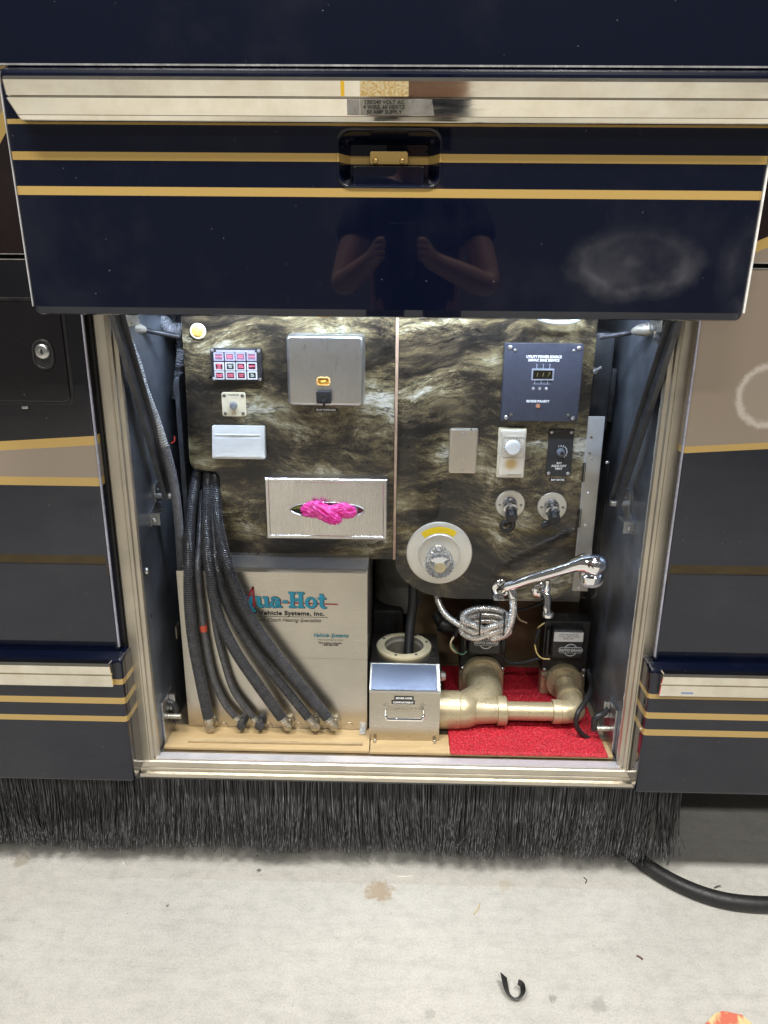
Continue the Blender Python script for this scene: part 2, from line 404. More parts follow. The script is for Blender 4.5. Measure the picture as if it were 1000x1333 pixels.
# a domed screw head with a slot, looking at -Y
def screw_mesh(mat, slot=True):
    mb = MB(); mb.lathe([(0.0, -.002), (1, -.002), (1, .25), (.9, .45), (.6, .6), (0, .66)], Matrix.Rotation(R_(90), 4, 'X'), 14)
    if slot:
        for a in (35, 125):
            d = Vector((math.cos(R_(a)), 0, math.sin(R_(a))))*.55
            mb.bar(Vector((0, -.62, 0))-d, Vector((0, -.62, 0))+d, .2, .14, (0, 1, 0))
    return mb.mesh('screw', mat)
SCREW_ME = screw_mesh(SCREW); BRASS_SCREW_ME = screw_mesh(BRASS); DARK_SCREW_ME = screw_mesh(worn('dull_screw', (.25, .23, .2), .4, 1))
def screw(parent, pos, r=.0035, me=None, name='screw'):
    return inst(name, me or SCREW_ME, parent, pos, (0, random.uniform(0, 3), 0), r)
TEXTS = []
def text(parent, s, pos, size, mat, bold=0, xs=1, shear=0, name='lettering', spacing=1, rot=None):
    c = bpy.data.curves.new(name, 'FONT'); c.body = s; c.size = size; c.align_x = 'CENTER'; c.align_y = 'CENTER'
    c.offset = bold; c.shear = shear; c.resolution_u = 3; c.space_character = spacing; c.extrude = .0001; c.space_line = .9
    c.materials.append(mat)
    o = bpy.data.objects.new(name, c); COL.objects.link(o); o.parent = parent
    o.location = Vector(pos)-wloc(parent); o.rotation_euler = rot or (R_(90), 0, 0); o.scale = (xs, 1, 1); TEXTS.append(o); return o

# ================================================================== the setting
mb = MB(); mb.add([(-7, -8, 0), (7, -8, 0), (7, 3, 0), (-7, 3, 0)], [(0, 1, 2, 3)])
o = bpy.data.objects.new('concrete_floor', mb.mesh('concrete_floor', CONC)); COL.objects.link(o)
tag(o, 'pale grey scuffed concrete workshop floor in front of the coach', 'floor', kind='structure')
YEL = worn('yellow_floor_paint', (.78, .52, .05), .5, var=.2, scale=12)
mb = MB(); mb.add([(-7, -2.03, .004), (7, -2.03, .004), (7, -1.92, .004), (-7, -1.92, .004)], [(0, 1, 2, 3)])
o = bpy.data.objects.new('yellow_line', mb.mesh('yellow_line', YEL)); COL.objects.link(o); o.parent = bpy.data.objects['concrete_floor']

# ================================================================== coach body round the opening
XL, XR = -.556, .528            # outer edges of the opening frame
ZB = .262                       # underside of the sill
ZF = .300                       # bay floor
ZT = 1.37                       # bay ceiling
YBK = .62                       # back of the bay
body = thing('coach_body', 'dark blue motorcoach side with open service bay framed in aluminium', 'motorcoach', (-.014, .1, .15))
DARKBODY = worn('dark_body', (.008, .008, .009), .5)
z_seam = at(20, 334, -.03).z
z_seam_r = at(990, 346, -.03).z
# fixed side panels above the doors, painted
pL = at(0, 187, -.03); pL2 = at(12, 164, -.03)
k = (pL2.z-pL.z)/(pL2.x-pL.x)
base = wloc(body)
def bandz(p, sl): return p.z - sl*p.x          # z at world x = 0
def paint_for(name, bands, origin, **kw):      # bands in world terms, material works in the object's own coordinates
    ox, oz = origin.x, origin.z
    return paint(name, [(b[0]+b[1]*ox if b[0] is not None else 0, b[1], b[2]) for b in bands], oz, **kw)
w_ = .02
PB = paint_for('upper_left_paint', [(None, 0, MAROON), (bandz(pL, k), k, GOLD), (bandz(pL, k)+.034, k, TAUPE)], base)
mb = MB(); mb.extrude_x([(0, z_seam+.004), (-.03, z_seam+.004), (-.03, 1.75), (0, 1.75)], -1.6, -.40, .005); part('side_panel', mb, PB, body)
q1 = at(983, 322, -.03); q2 = at(1000, 315, -.03); k = (q2.z-q1.z)/(q2.x-q1.x)
PB = paint_for('upper_right_paint', [(None, 0, TAUPE), (bandz(q1, k)-.009, k, GOLD), (bandz(q1, k)+.009, k, MAROON)], base)
mb = MB(); mb.extrude_x([(0, z_seam_r+.004), (-.03, z_seam_r+.004), (-.03, 1.75), (0, 1.75)], .40, 1.6, .005); part('side_panel', mb, PB, body)
mb = MB(); mb.box(-1.6, 1.6, 0, .03, 1.375, 1.75); part('header', mb, DARKBODY, body)
# dark structure behind the neighbouring doors
mb = MB(); mb.box(-1.6, -.558, .012, YBK, .262, 1.375); part('inner_bulkhead', mb, DARKBODY, body)
mb = MB(); mb.box(.53, 1.6, .012, YBK, .262, 1.375); part('inner_bulkhead', mb, DARKBODY, body)
mb = MB(); mb.box(-1.6, 1.6, .10, 2.2, .235, .2615); part('underfloor', mb, DARKBODY, body)
mb = MB(); mb.box(-1.6, 1.6, 2.16, 2.2, .05, .2345); part('far_light_block', mb, DARKBODY, body)  # unseen panel added to stop light leaking in under the coach
# rubber seals
for x0, x1 in ((-.575, XL-.0005), (XR+.0005, .547)):
    mb = MB(); mb.box(x0, x1, -.006, .0115, .262, 1.37, .004); part('door_seal', mb, SEAL, body)
# frame posts with rolled face, bright inner return
for s, xo in ((1, XL), (-1, XR)):
    mb = MB()
    prof = [(0, .012), (0, .0), (.004, -.004), (.022, -.004), (.024, -.0025), (.026, -.004), (.031, -.001), (.033, .004), (.036, .005), (.040, .006), (.042, .012)]
    v = []; N = len(prof)
    for z in (ZB+.001, 1.37): v += [(xo+s*p[0], p[1], z) for p in prof]
    mb.add(v, [(i, (i+1) % N, N+(i+1) % N, N+i) for i in range(N)]+[tuple(range(N)), tuple(range(N, 2*N))])
    part('frame_post', mb, FRAME, body, 25)
# sill: bottom lip, grooved face, bright flange
mb = MB(); mb.extrude_x([(.05, ZB-.002), (-.012, ZB-.002), (-.012, ZB+.006), (-.0055, ZB+.0075), (-.0055, ZB+.016), (-.0035, ZB+.017), (-.0035, ZB+.019), (-.0055, ZB+.020), (-.0055, ZF-.006), (-.003, ZF-.003), (.05, ZF-.003)], XL+.002, XR-.002)
part('sill', mb, FRAME_H, body, 20)
mb = MB(); mb.extrude_x([(.0, ZF-.0025), (.0, ZF+.0005), (.021, ZF+.0005), (.021, ZF-.0025)], XL+.037, XR-.037); part('sill_flange', mb, worn('flange_satin', (.60, .59, .63), .4, .4, var=.06, stretch=(1, 8, 8)), body)
# bay walls
def wall(name, mat, mb): return part(name, mb, mat, body)
mb = MB(); mb.box(-.5575, -.517, .0125, YBK, ZF-.003, ZT); wall('bay_side_wall', ALU, mb)
mb = MB(); mb.box(.489, .5295, .0125, YBK, ZF-.003, ZT); wall('bay_side_wall', ALU, mb)
mb = MB(); mb.box(-.517, .489, YBK-.01, YBK, ZF-.003, ZT); wall('bay_back_wall', BRONZE_WALL, mb)
mb = MB(); mb.box(-.517, .489, .031, YBK-.01, ZT-.012, ZT); wall('bay_ceiling', ALU, mb)
mb = MB(); mb.box(-.5165, .4885, .0515, YBK-.0105, ZF-.03, ZF-.001); wall('bay_floor', worn('bay_floor', (.20, .16, .11), .5, var=.2), mb)
# weld bead and sealant down the right return, small hole covers on the side walls
mb = MB(); pts = [(.4885, .016+.0012*math.sin(i*2.1), ZF+.01+i*.012) for i in range(88)]; mb.tube(pts, [.0022+.0012*random.random() for _ in pts], 6); part('sealant_bead', mb, worn('sealant', (.42, .41, .38), .6), body)
for x, px, py, Y, sx in ((-.5165, 152, 478, .055, 1), (.4885, 857, 471, .055, -1)):
    p = at(px, py, Y); mb = MB(); mb.lathe([(0, 0), (.024, 0), (.024, .002), (.021, .0035), (.012, .003), (.0, .003)], Matrix.Translation((x, Y, p.z)) @ Matrix.Rotation(R_(90*sx), 4, 'Y') @ Matrix.Diagonal((1.55, .8, 1, 1)), 24); part('hole_cover', mb, ZINC, body)
# steel back plates seen under the control panels
for x0, x1, z0, z1, Y in ((.045, .19, .545, .78, .40), (.247, .47, .52, .78, .375)):
    mb = MB(); mb.box(x0, x1, Y, Y+.004, z0, z1, .001); part('back_plate', mb, worn('satin_sheet', (.50, .47, .42), .42, .4, var=.1, scale=8), body)
mb = MB(); mb.box(.03, .4885, .44, .446, ZF, .62, .001); part('splash_board', mb, worn('splash_bronze', (.20, .15, .085), .45, .3, var=.2, scale=5), body)
# LED strip under the bay ceiling
led = thing('led_strip', 'white LED light strip under the bay ceiling behind the raised door', 'light strip', (-.014, .06, ZT-.018))
mb = MB(); mb.extrude_x([(.045, ZT-.0125), (.045, ZT-.034), (.0555, ZT-.034), (.0625, ZT-.0125)], -.50, .472); part('carrier', mb, WHITEP, led)
LEDM = bpy.data.materials.new('led_glow'); LEDM.use_nodes = True
b_ = LEDM.node_tree.nodes['Principled BSDF']; b_.inputs['Emission Color'].default_value = (.66, .80, 1, 1); b_.inputs['Emission Strength'].default_value = 2500
mb = MB(); mb.box(-.003, .003, -.003, .003, 0, .0003); LED_ME = mb.mesh('diode', LEDM)
x = -.495
while x < .47:
    inst('diode', LED_ME, led, (x, .0592, ZT-.0235), (R_(-108), 0, 0)); x += .0335

# ================================================================== bay doors
TRIMPROF = [(0, 0), (-.86, 0), (-1, -.10), (-.86, -.44), (-.70, -.45), (-.70, -.485), (-.86, -.495), (-.67, -.86), (-.67, -.885), (-.60, -.98), (-.56, -1), (0, -1)]
def trim_bar(x0, x1, yb, zt, h, d): 
    m = MB(); m.extrude_x([(yb+a*d, zt+b*h) for a, b in TRIMPROF], x0, x1, .0025); return m
def side_door(label, x_up, x_low, side, up_bands, low_bands, ztop, trim_px, zlow, mark=None):
    """a closed bay door next to the opening; side -1 lies to the left of it"""
    far = -1.6 if side < 0 else 1.6
    d = thing('bay_door', label, 'bay door', ((x_low+far)/2, -.03, zlow), 'bay doors of the coach')
    b = wloc(d)
    mb = MB(); mb.extrude_x([(.004, .574), (-.03, .574), (-.03, ztop-.004), (.004, ztop-.004)], min(far, x_up), max(far, x_up), .006)
    up = part('upper_panel', mb, paint_for('door_paint', up_bands, b, extra=mark), d)
    mb = MB(); mb.extrude_x([(.004, zlow), (-.05, zlow), (-.058, zlow+.003), (-.06, zlow+.008), (-.06, .563), (-.058, .5685), (-.054, .571), (-.0315, .577), (-.0315, .5735), (.004, .5735)], min(far, x_low), max(far, x_low), .007)
    lo = part('lower_skirt', mb, paint_for('door_paint', low_bands, b), d, 30)
    zt = at(*trim_px[0], -.078).z; zb = at(*trim_px[1], -.07).z; xt = at(*trim_px[0], -.075).x
    mb = trim_bar(min(far, xt), max(far, xt), -.0605, zt, zt-zb, .018); part('chrome_trim', mb, TRIM, d, 20)
    return d, up, lo
# left door
def stripe(pts, Y, sl=0):  # (top px, bottom px) -> z limits
    return at(*pts[0], Y).z, at(*pts[1], Y).z
g1a, g1b = at(60, 571, -.03), at(60, 583, -.03); s1 = (at(122, 568, -.03).z-at(0, 575, -.03).z)/(at(122, 568, -.03).x-at(0, 575, -.03).x)
g2a, g2b = at(60, 621, -.03), at(60, 632, -.03)
upL = [(None, 0, NAVY), (g2b.z, 0, GOLD), (g2a.z, 0, TAUPE), (bandz(g1b, s1), s1, GOLD), (bandz(g1a, s1), s1, tuple(c*.8 for c in (.006, .006, .009)))]
def lowbands(x, ys):
    out = [(None, 0, NAVY)]
    for y0, y1 in ys[::-1]: out += [(at(x, y1, -.06).z, 0, GOLD), (at(x, y0, -.06).z, 0, NAVY)]
    return out
dL, upLo, loL = side_door('closed navy bay door left of the opening with taupe band and round lock', -.563, -.548, -1, upL,
    lowbands(80, [(883, 890), (907, 915), (931, 938)]), z_seam, [(143, 865), (143, 894)], .282)
g1a, g1b = at(940, 579, -.03), at(940, 587.5, -.03); s1 = (at(1000, 576, -.03).z-at(893, 581.5, -.03).z)/(at(1000, 576, -.03).x-at(893, 581.5, -.03).x)
def scuff(m, col):     # pale ring of old suction-cup residue
    s = sep(m); p = at(1001, 515, -.03); d0 = Vector(((.506+1.6)/2, -.03, .282))
    dx = mathn(m, 'SUBTRACT', s[0], p.x-d0.x); dz = mathn(m, 'SUBTRACT', s[2], p.z-d0.z)
    r = mathn(m, 'SQRT', mathn(m, 'ADD', mathn(m, 'MULTIPLY', dx, dx), mathn(m, 'MULTIPLY', dz, dz)))
    v = coords(m); r = mathn(m, 'ADD', r, mathn(m, 'MULTIPLY', mathn(m, 'SUBTRACT', noise_tex(m, v, 60, 5, .7), .5), .02))
    band = ramp(m, r, [(.0, (.12,)*3), (.045, (.1,)*3), (.051, (.75,)*3), (.056, (.7,)*3), (.060, (0, 0, 0))])
    return mix(m, band, col, (.5, .46, .41))
dR, upR, loR = side_door('closed bay door right of the opening, taupe above and navy below', .522, .506, 1,
    [(None, 0, NAVY), (bandz(g1b, s1), s1, GOLD), (bandz(g1a, s1), s1, TAUPE)],
    lowbands(920, [(905, 911), (929, 937), (951, 959)]), z_seam_r, [(863, 878), (863, 906)], .282, scuff)
EDGE = worn('bare_edge', (.52, .50, .47), .35, .8)
mb = MB(); mb.box(-1.55, -.60, -.0312, -.0298, z_seam-.0052, z_seam-.0036); part('edge_strip', mb, EDGE, dL)
mb = MB(); mb.box(.56, 1.55, -.0312, -.0298, z_seam_r-.0052, z_seam_r-.0036); part('edge_strip', mb, EDGE, dR)
for a_, b_, z in ((-1.55, -.41, z_seam), (.41, 1.55, z_seam_r)): mb = MB(); mb.box(a_, b_, -.0312, -.0298, z+.0036, z+.0052); part('edge_strip', mb, EDGE, body)
LIL = worn('edge_lilac', (.30, .30, .36), .25)
for d_o, x_, z_ in ((dL, -.563, z_seam), (dR, .522, z_seam_r)):
    mb = MB(); mb.box(x_-.0016, x_+.0016, -.0285, -.0235, .585, z_-.012, .0006); part('edge_highlight', mb, LIL, d_o)  # highlight along the rounded door edge, modelled as a thin pale strip
# hatch with a round lock on the left door
x1 = at(86, 460, -.031).x; z1 = at(60, 392, -.031).z; z0 = at(60, 524, -.031).z
mb = MB(); mb.ring(rrect(-1.45, x1+.006, z0-.006, z1+.006, .016), rrect(-1.45+.006, x1, z0, z1, .012), -.029, -.0312, .0008); hf = part('hatch_gap', mb, SEAL, dL)
mb = MB(); mb.prism(rrect(-1.45+.0075, x1-.0015, z0+.0015, z1-.0015, .011), -.029, -.0328, .0018); ht = part('hatch', mb, paint_for('hatch_paint', [(None, 0, (.006, .005, .006))], wloc(dL)), dL)
p = at(56, 458, -.033)
mb = MB(); mb.ring(rrect(p.x-.0195, p.x+.0195, p.z-.031, p.z+.022, .0195, 8), rrect(p.x-.0155, p.x+.0155, p.z-.027, p.z+.018, .0155, 8), -.0328, -.0358, .001); part('lock_bezel', mb, BLACKP, ht)
mb = MB(); mb.prism(rrect(p.x-.0155, p.x+.0155, p.z-.027, p.z+.018, .0155, 8), -.0322, -.0332); part('lock_pull', mb, BLACKP, ht)
mb = MB(); mb.lathe([(0, .006), (.004, .006), (.005, .0065), (.0095, .0065), (.0125, .005), (.014, .002), (.014, 0)], facing((p.x, -.0332, p.z+.001)), 28); part('lock_cylinder', mb, ZINC, ht)
mb = MB(); mb.box(p.x-.0012, p.x+.0012, -.0405, -.0392, p.z-.003, p.z+.005); part('keyhole', mb, BLACK, ht)
# white peeling scrap under the hatch
p = at(33, 530, -.031); mb = MB(); mb.box(p.x-.006, p.x+.006, -.0335, -.0305, p.z-.003, p.z+.002, .001); part('latch_tab', mb, ZINC, dL)
# blue tape scrap on right trim, smear of darker blue on the skirt
p = at(895, 901, -.072); mb = MB(); mb.prism([(p.x-.012, p.z-.0035), (p.x+.011, p.z-.0035), (p.x+.0115, p.z+.0035), (p.x-.0125, p.z+.0035)], -.0728, -.0732); part('tape_scrap', mb, principled('blue_tape', (.14, .22, .42), .6), dR)

# raised door: moved out and up, same profile
YD = -.205
zb_ = at(505, 414, YD).z
dD = thing('bay_door', 'raised navy bay door with chrome trim, gold stripes and recessed handle', 'bay door', (-.02, YD, zb_), 'bay doors of the coach')
bD = wloc(dD)
xl = at(30, 300, YD).x; xr = at(981, 320, YD).x
zt_ = at(505, 99, YD).z
st = [(at(505, y1, YD).z, at(505, y0, YD).z) for y0, y1 in ((159, 165.5), (201, 212), (246, 257.5))]
DB = [(None, 0, NAVY)]
for lo_, hi_ in st[::-1]: DB += [(lo_, 0, GOLD), (hi_, 0, NAVY)]
def oval_glare(m, col):    # oval glare with dusty grain, put into the paint colour
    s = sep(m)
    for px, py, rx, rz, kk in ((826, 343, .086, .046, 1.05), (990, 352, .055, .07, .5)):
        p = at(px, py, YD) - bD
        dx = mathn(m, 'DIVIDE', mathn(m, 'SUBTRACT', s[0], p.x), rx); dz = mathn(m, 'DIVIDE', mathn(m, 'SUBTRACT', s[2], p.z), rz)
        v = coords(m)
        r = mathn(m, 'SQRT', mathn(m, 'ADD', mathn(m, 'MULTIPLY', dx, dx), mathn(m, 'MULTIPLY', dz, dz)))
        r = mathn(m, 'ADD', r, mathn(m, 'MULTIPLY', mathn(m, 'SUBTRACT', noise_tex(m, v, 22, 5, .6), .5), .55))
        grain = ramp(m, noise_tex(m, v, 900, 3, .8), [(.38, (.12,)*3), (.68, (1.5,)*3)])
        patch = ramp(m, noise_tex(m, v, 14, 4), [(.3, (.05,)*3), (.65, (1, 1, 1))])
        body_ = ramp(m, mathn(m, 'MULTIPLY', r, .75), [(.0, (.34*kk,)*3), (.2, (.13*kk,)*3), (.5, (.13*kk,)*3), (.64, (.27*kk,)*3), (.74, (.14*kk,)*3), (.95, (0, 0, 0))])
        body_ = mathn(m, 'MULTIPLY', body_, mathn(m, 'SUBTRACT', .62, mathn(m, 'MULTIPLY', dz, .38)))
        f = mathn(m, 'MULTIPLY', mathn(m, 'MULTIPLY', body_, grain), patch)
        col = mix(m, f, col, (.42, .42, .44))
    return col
PD = paint_for('raised_door_paint', DB, bD, extra=oval_glare)
# front skin with the handle opening cut out
hx0, hx1 = at(441, 207, YD).x, at(573, 207, YD).x; hz0, hz1 = at(505, 244, YD).z, at(505, 170, YD).z
n_ = 7
outer = []; inner = rrect(hx0, hx1, hz0, hz1, .018, n_)
bm_o = rrect(xl+.006, xr-.006, zb_+.012, zt_, .004, n_)
mb = MB()
N = len(inner)
v = [(p[0], YD, p[1]) for p in bm_o]+[(p[0], YD, p[1]) for p in inner]
mb.add(v, [(i, (i+1) % N, N+(i+1) % N, N+i) for i in range(N)])
# rolled bottom and side edges, returns
ed = [bm_o, inset(bm_o, -.004), inset(bm_o, -.006), inset(bm_o, -.006)]
ys = [YD, YD+.0015, YD+.006, YD+.045]
v = []
for P, y in zip(ed, ys): v += [(p[0], y, p[1]-(.006 if (p[1] < zb_+.03 and y > YD) else 0)) for p in P]
mb.add(v, [(k*N+i, k*N+(i+1) % N, (k+1)*N+(i+1) % N, (k+1)*N+i) for k in range(3) for i in range(N)]+[tuple(3*N+i for i in range(N))])
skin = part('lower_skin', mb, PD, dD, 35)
# recessed pan
mb = MB(); P1 = inset(inner, .0025); P2 = inset(inner, .010); P3 = inset(inner, .016)
v = []
for P, y in ((inner, YD), (P1, YD+.0025), (P2, YD+.024), (P3, YD+.030)): v += [(p[0], y, p[1]) for p in P]
mb.add(v, [(k*N+i, k*N+(i+1) % N, (k+1)*N+(i+1) % N, (k+1)*N+i) for k in range(3) for i in range(N)]+[tuple(3*N+i for i in range(N))])
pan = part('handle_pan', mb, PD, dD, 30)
mb = MB(); mb.ring(rrect(hx0-.003, hx1+.003, hz0-.003, hz1+.003, .021, n_), rrect(hx0+.0015, hx1-.0015, hz0+.0015, hz1-.0015, .0165, n_), YD+.002, YD-.0022, .0018); part('pan_rim', mb, paint_for('rim_paint', DB, bD), dD, 50)
pz = at(505, 208, YD+.02)
mb = MB(); x0, x1 = at(482, 208, YD+.012).x, at(531, 208, YD+.012).x; mb.prism(rrect(x0, x1, pz.z-.0085, pz.z+.0085, .003), YD+.03, YD+.013, .001); lp = part('latch_plate', mb, principled('gold_paint', GOLD, .3, coat=.6), dD)
for x in (x0+.008, x1-.008): screw(lp, (x, YD+.013, pz.z-.004), .004, BRASS_SCREW_ME)
mb = MB(); x0, x1 = at(460, 230, YD+.006).x, at(552, 230, YD+.006).x; z0, z1 = at(505, 243, YD+.006).z, at(505, 217, YD+.006).z
mb.prism(rrect(x0, x1, z0, z1, .004), YD+.026, YD+.006, .002); part('handle_paddle', mb, paint_for('paddle_paint', [(None, 0, NAVY)], bD), dD)
mb = MB(); mb.box(xl-.0012, xl+.0004, YD+.0005, YD+.006, zb_+.012, zt_-.012, .0005); part('edge_highlight', mb, worn('edge_grey', (.45, .45, .46), .3), dD)  # bright highlights of both side edges, built as pale strips
mb = MB(); mb.box(xr-.0008, xr+.0022, YD-.0005, YD+.007, zb_+.012, zt_-.012, .0006); part('edge_highlight', mb, worn('edge_white', (.75, .74, .72), .3), dD)
mb = MB(); mb.box(xl-.03, xr+.03, YD+.0195, YD+.0225, zt_+.0128, zt_+.0152); part('ledge_highlight', mb, worn('highlight_grey', (.50, .50, .50), .25, .6), dD)  # lamp highlight along the ledge, added as a light grey strip
# ledge and upper panel over it
mb = MB(); zl = at(505, 83, YD+.03).z
xu0, xu1 = -.80, .80
mb.extrude_x([(YD+.04, zt_+.001), (YD+.001, zt_+.001), (YD+.002, zt_+.004), (YD+.010, zt_+.007), (YD+.014, zt_+.0085), (YD+.022, zt_+.012), (YD+.04, zt_+.012)], xl, xr, .003)
part('ledge', mb, paint_for('ledge_paint', [(None, 0, NAVY)], bD), dD, 50)
mb = MB(); mb.extrude_x([(YD+.05, zt_+.0125), (YD+.023, zt_+.0125), (YD+.021, zt_+.016), (YD+.021, 1.95), (YD+.05, 1.95)], -.62, .60, .004)
part('upper_panel', mb, paint_for('upper_paint', [(None, 0, NAVY)], bD), dD)
# chrome trim
TD = .034
zt2 = at(505, 101, YD-TD).z; zb2 = at(505, 160, YD-TD*.6).z
tx0 = at(8, 110, YD-TD).x; tx1 = xr+.002
mb = trim_bar(tx0, tx1, YD-.001, zt2, zt2-zb2, TD)
for p in mb.v:                                     # the end tucks in towards the lower edge
    if p.x < tx0+.01 and p.z < zt2-.5*(zt2-zb2): p.x += .012*(zt2-.5*(zt2-zb2)-p.z)/(zt2-zb2)*2
tr = part('chrome_trim', mb, TRIM, dD, 20)
# printed grey label on the trim; gold reflection above it painted as a patch
yv = YD-TD-.0016
hT = zt2-zb2
x0, x1 = at(469, 115, yv).x, at(532, 115, yv).x
def trim_up(t): return Vector((0, YD-.001-TD*(1-.14*t)-.0004, zt2-(.10+.34*t)*hT))
def on_trim(xa, xb, fn, t0=.02, t1=.98, dx=0):
    a, b = fn(t0), fn(t1); m = MB(); n = Vector((0, -(a.z-b.z), -(b.y-a.y))).normalized()*.0005
    P_ = [Vector((xa, a.y, a.z)), Vector((xb, a.y, a.z)), Vector((xb+dx, b.y, b.z)), Vector((xa, b.y, b.z))]
    m.add([q-n for q in P_]+[q+n*.3 for q in P_], [(0, 1, 2, 3), (7, 6, 5, 4), (0, 4, 5, 1), (1, 5, 6, 2), (2, 6, 7, 3), (3, 7, 4, 0)]); return m
mb = on_trim(x0, x1, trim_up)
def gold_mottle():
    m = principled('reflection_gold', (.6, .5, .3), .4, .5); n = noise_tex(m, coords(m), 330, 2, .7)
    setin(m, 'Base Color', ramp(m, n, [(.35, (.62, .38, .10)), (.6, (.80, .70, .45))])); return m
part('gold_reflection', mb, gold_mottle(), tr)
sl = math.atan2(.19*TD, .365*hT)
def trim_low(t): return Vector((0, YD-.001-TD*(.86-.19*t)-.0004, zt2-(.495+.365*t)*hT))
part('grey_label', on_trim(x0, x1, trim_low), worn('grey_label', (.24, .23, .20), .5, .3, scale=60), tr)
x2, x3 = at(452, 140, yv).x, at(562, 140, yv).x
for xa, xb in ((x2, x0-.0005), (x1+.0005, x3)):
    part('duct_tape', on_trim(xa, xb, trim_low, dx=.004 if xb == x3 else 0), worn('silver_tape', (.35, .34, .33), .35, .8, var=.3, scale=40), tr)
for i, s_ in enumerate(('120/240 VOLT AC', '4 WIRE, 60 HERTZ', '50 AMP SUPPLY')):
    p = trim_low(.2+.3*i); text(tr, s_, ((x0+x1)/2, p.y-.0012, p.z), .0064, BLACK, .0001, 1.1, name='label_print', rot=(R_(90)+sl, 0, 0))
x0, x1 = at(444, 117, yv).x, at(449, 117, yv).x
mb = on_trim(x0, x1, trim_up)
part('yellow_tape', mb, principled('yellow_tape', (.75, .45, .03), .5), tr)

dD.rotation_euler = (R_(2.2), 0, 0)       # the raised door leans out a little at the top

# ================================================================== control panels
YP = .23                                            # front face of the laminate
def outline(pxs, Y): return [(p.x, p.z) for p in (at(a, b, Y) for a, b in pxs)]
xs_ = at(517.5, 420, YP).x                          # joint between the two sheets
poly = [(at(236, 420, YP).x, 1.335)] + [( -.4635, .96)] + outline([(246.5, 597), (249, 606), (255, 611.5), (270, 613), (281, 614), (285.5, 620), (287.5, 645), (290, 680), (295, 708), (303, 728)], YP) + [(xs_-.0035, at(505, 728, YP).z), (xs_-.0035, 1.335)]
poly[1] = (poly[0][0], 1.1)
lamL = thing('laminate_panel', 'left sheet of brown stone-pattern laminate holding the glove holder', 'panel', (-.23, YP, at(400, 728, YP).z), 'laminate control panels')
mb = MB(); mb.prism(poly, YP+.012, YP, .0008); part('sheet', mb, LAM, lamL, 30)
mb = MB(); mb.prism(rrect(xs_-.003, xs_+.003, at(505, 728, YP).z, 1.335, .001), YP+.010, YP-.0025, .001); part('joint_strip', mb, worn('joint_strip', (.40, .27, .19), .4), lamL)
poly = [(xs_+.0035, 1.335), (xs_+.0035, at(513, 733, YP).z)] + outline([(516, 742), (524, 753), (537, 764), (552, 772), (570, 777), (595, 779.5), (640, 780), (700, 780), (722, 779.5), (731, 776), (737, 770), (741, 762)], YP)
xr_ = at(778, 425, YP).x; poly[-1] = (xr_, poly[-1][1]); poly += [(xr_, 1.335)]
lamR = thing('laminate_panel', 'right sheet of brown stone-pattern laminate with rounded lower edge', 'panel', (.2, YP, at(600, 779, YP).z), 'laminate control panels')
mb = MB(); mb.prism(poly, YP+.012, YP, .0008)
lamR_sheet = part('sheet', mb, LAM, lamR, 30)
for q in lamR_sheet.data.vertices: pass

# ---- round lamp button
p = at(258, 431, YP)
t = thing('push_button', 'small round ivory push button in top corner of left laminate sheet', 'button', p)
mb = MB(); mb.lathe([(0, 0), (.017, 0), (.0168, .003), (.015, .005), (.0125, .0045)], facing(p), 28); part('collar', mb, IVORY, t)
mb = MB(); mb.lathe([(.0123, .002), (.0123, .005), (.010, .0078), (.005, .009), (0, .0093)], facing(p), 28); part('cap', mb, worn('amber_cap', (.62, .42, .10), .35), t)
# ---- indicator lamp panel
c0 = at(307.5, 475, YP-.012); hw, hh = .0545, .0345
t = thing('indicator_panel', 'black panel of twelve small red-lettered indicator windows above ivory plate', 'control panel', (c0.x, YP, c0.z-hh))
mb = MB(); mb.box(c0.x-hw, c0.x+hw, YP-.012, YP, c0.z-hh, c0.z+hh, .0015); bez = part('bezel', mb, BLACKP, t)
LILAC = worn('lilac_cover', (.33, .31, .40), .3, var=.1, scale=120); LENSF = worn('lens_frame', (.50, .49, .50), .35)
words = [('WATER', 'FRESH\nTANK', 'GREY\nTANK', 'WASTE'), ('PUMP\nON\nLOW', 'HEAT\nON', 'GREY\nDUMP', 'EMPTY'), ('BLACK\nDUMP', 'WASH\nFLUSH', 'TANK\nFULL', 'FILL\nOFF')]
for r, yy in enumerate((464.3, 477, 488.7)):
    for cidx, xx in enumerate((284.5+.6*r, 299+.6*r, 313+.6*r, 327.5+.5*r)):
        q = at(xx, yy, YP-.0135); w2, h2 = .0105, .0088
        lens = thing_part = MB()
        lens.ring(rrect(q.x-w2, q.x+w2, q.z-h2, q.z+h2, .001, 2), rrect(q.x-w2*.72, q.x+w2*.72, q.z-h2*.68, q.z+h2*.68, .001, 2), YP-.012, YP-.0140, .0004)
        fr = part('window_frame', lens, LILAC if r == 0 else LENSF, t)
        redness = (r, cidx) not in ((1, 1), (2, 3))
        mb = MB(); mb.prism(rrect(q.x-w2*.72, q.x+w2*.72, q.z-h2*.68, q.z+h2*.68, .0008, 2), YP-.0115, YP-.0128)
        lm = principled('window_lens', (.22, .14, .19) if r == 0 else ((.075, .012, .022) if redness else (.03, .035, .032)), .2, coat=.5)
        part('lens', mb, lm, fr)
        text(fr, words[r][cidx], (q.x, YP-.0132, q.z), .0042, principled('lens_ink', (.75, .16, .22) if redness else (.5, .52, .45), .5), .0002)
q = at(306, 457, YP-.013)
mb = MB(); mb.box(c0.x-.041, c0.x+.041, YP-.0138, YP-.012, q.z-.0022, q.z+.0022); part('legend_strip', mb, LILAC, t)
for sx in (-1, 1):
    for sz in (-1, 1): screw(t, (c0.x+sx*(hw-.005), YP-.012, c0.z+sz*(hh-.0045)), .0036)
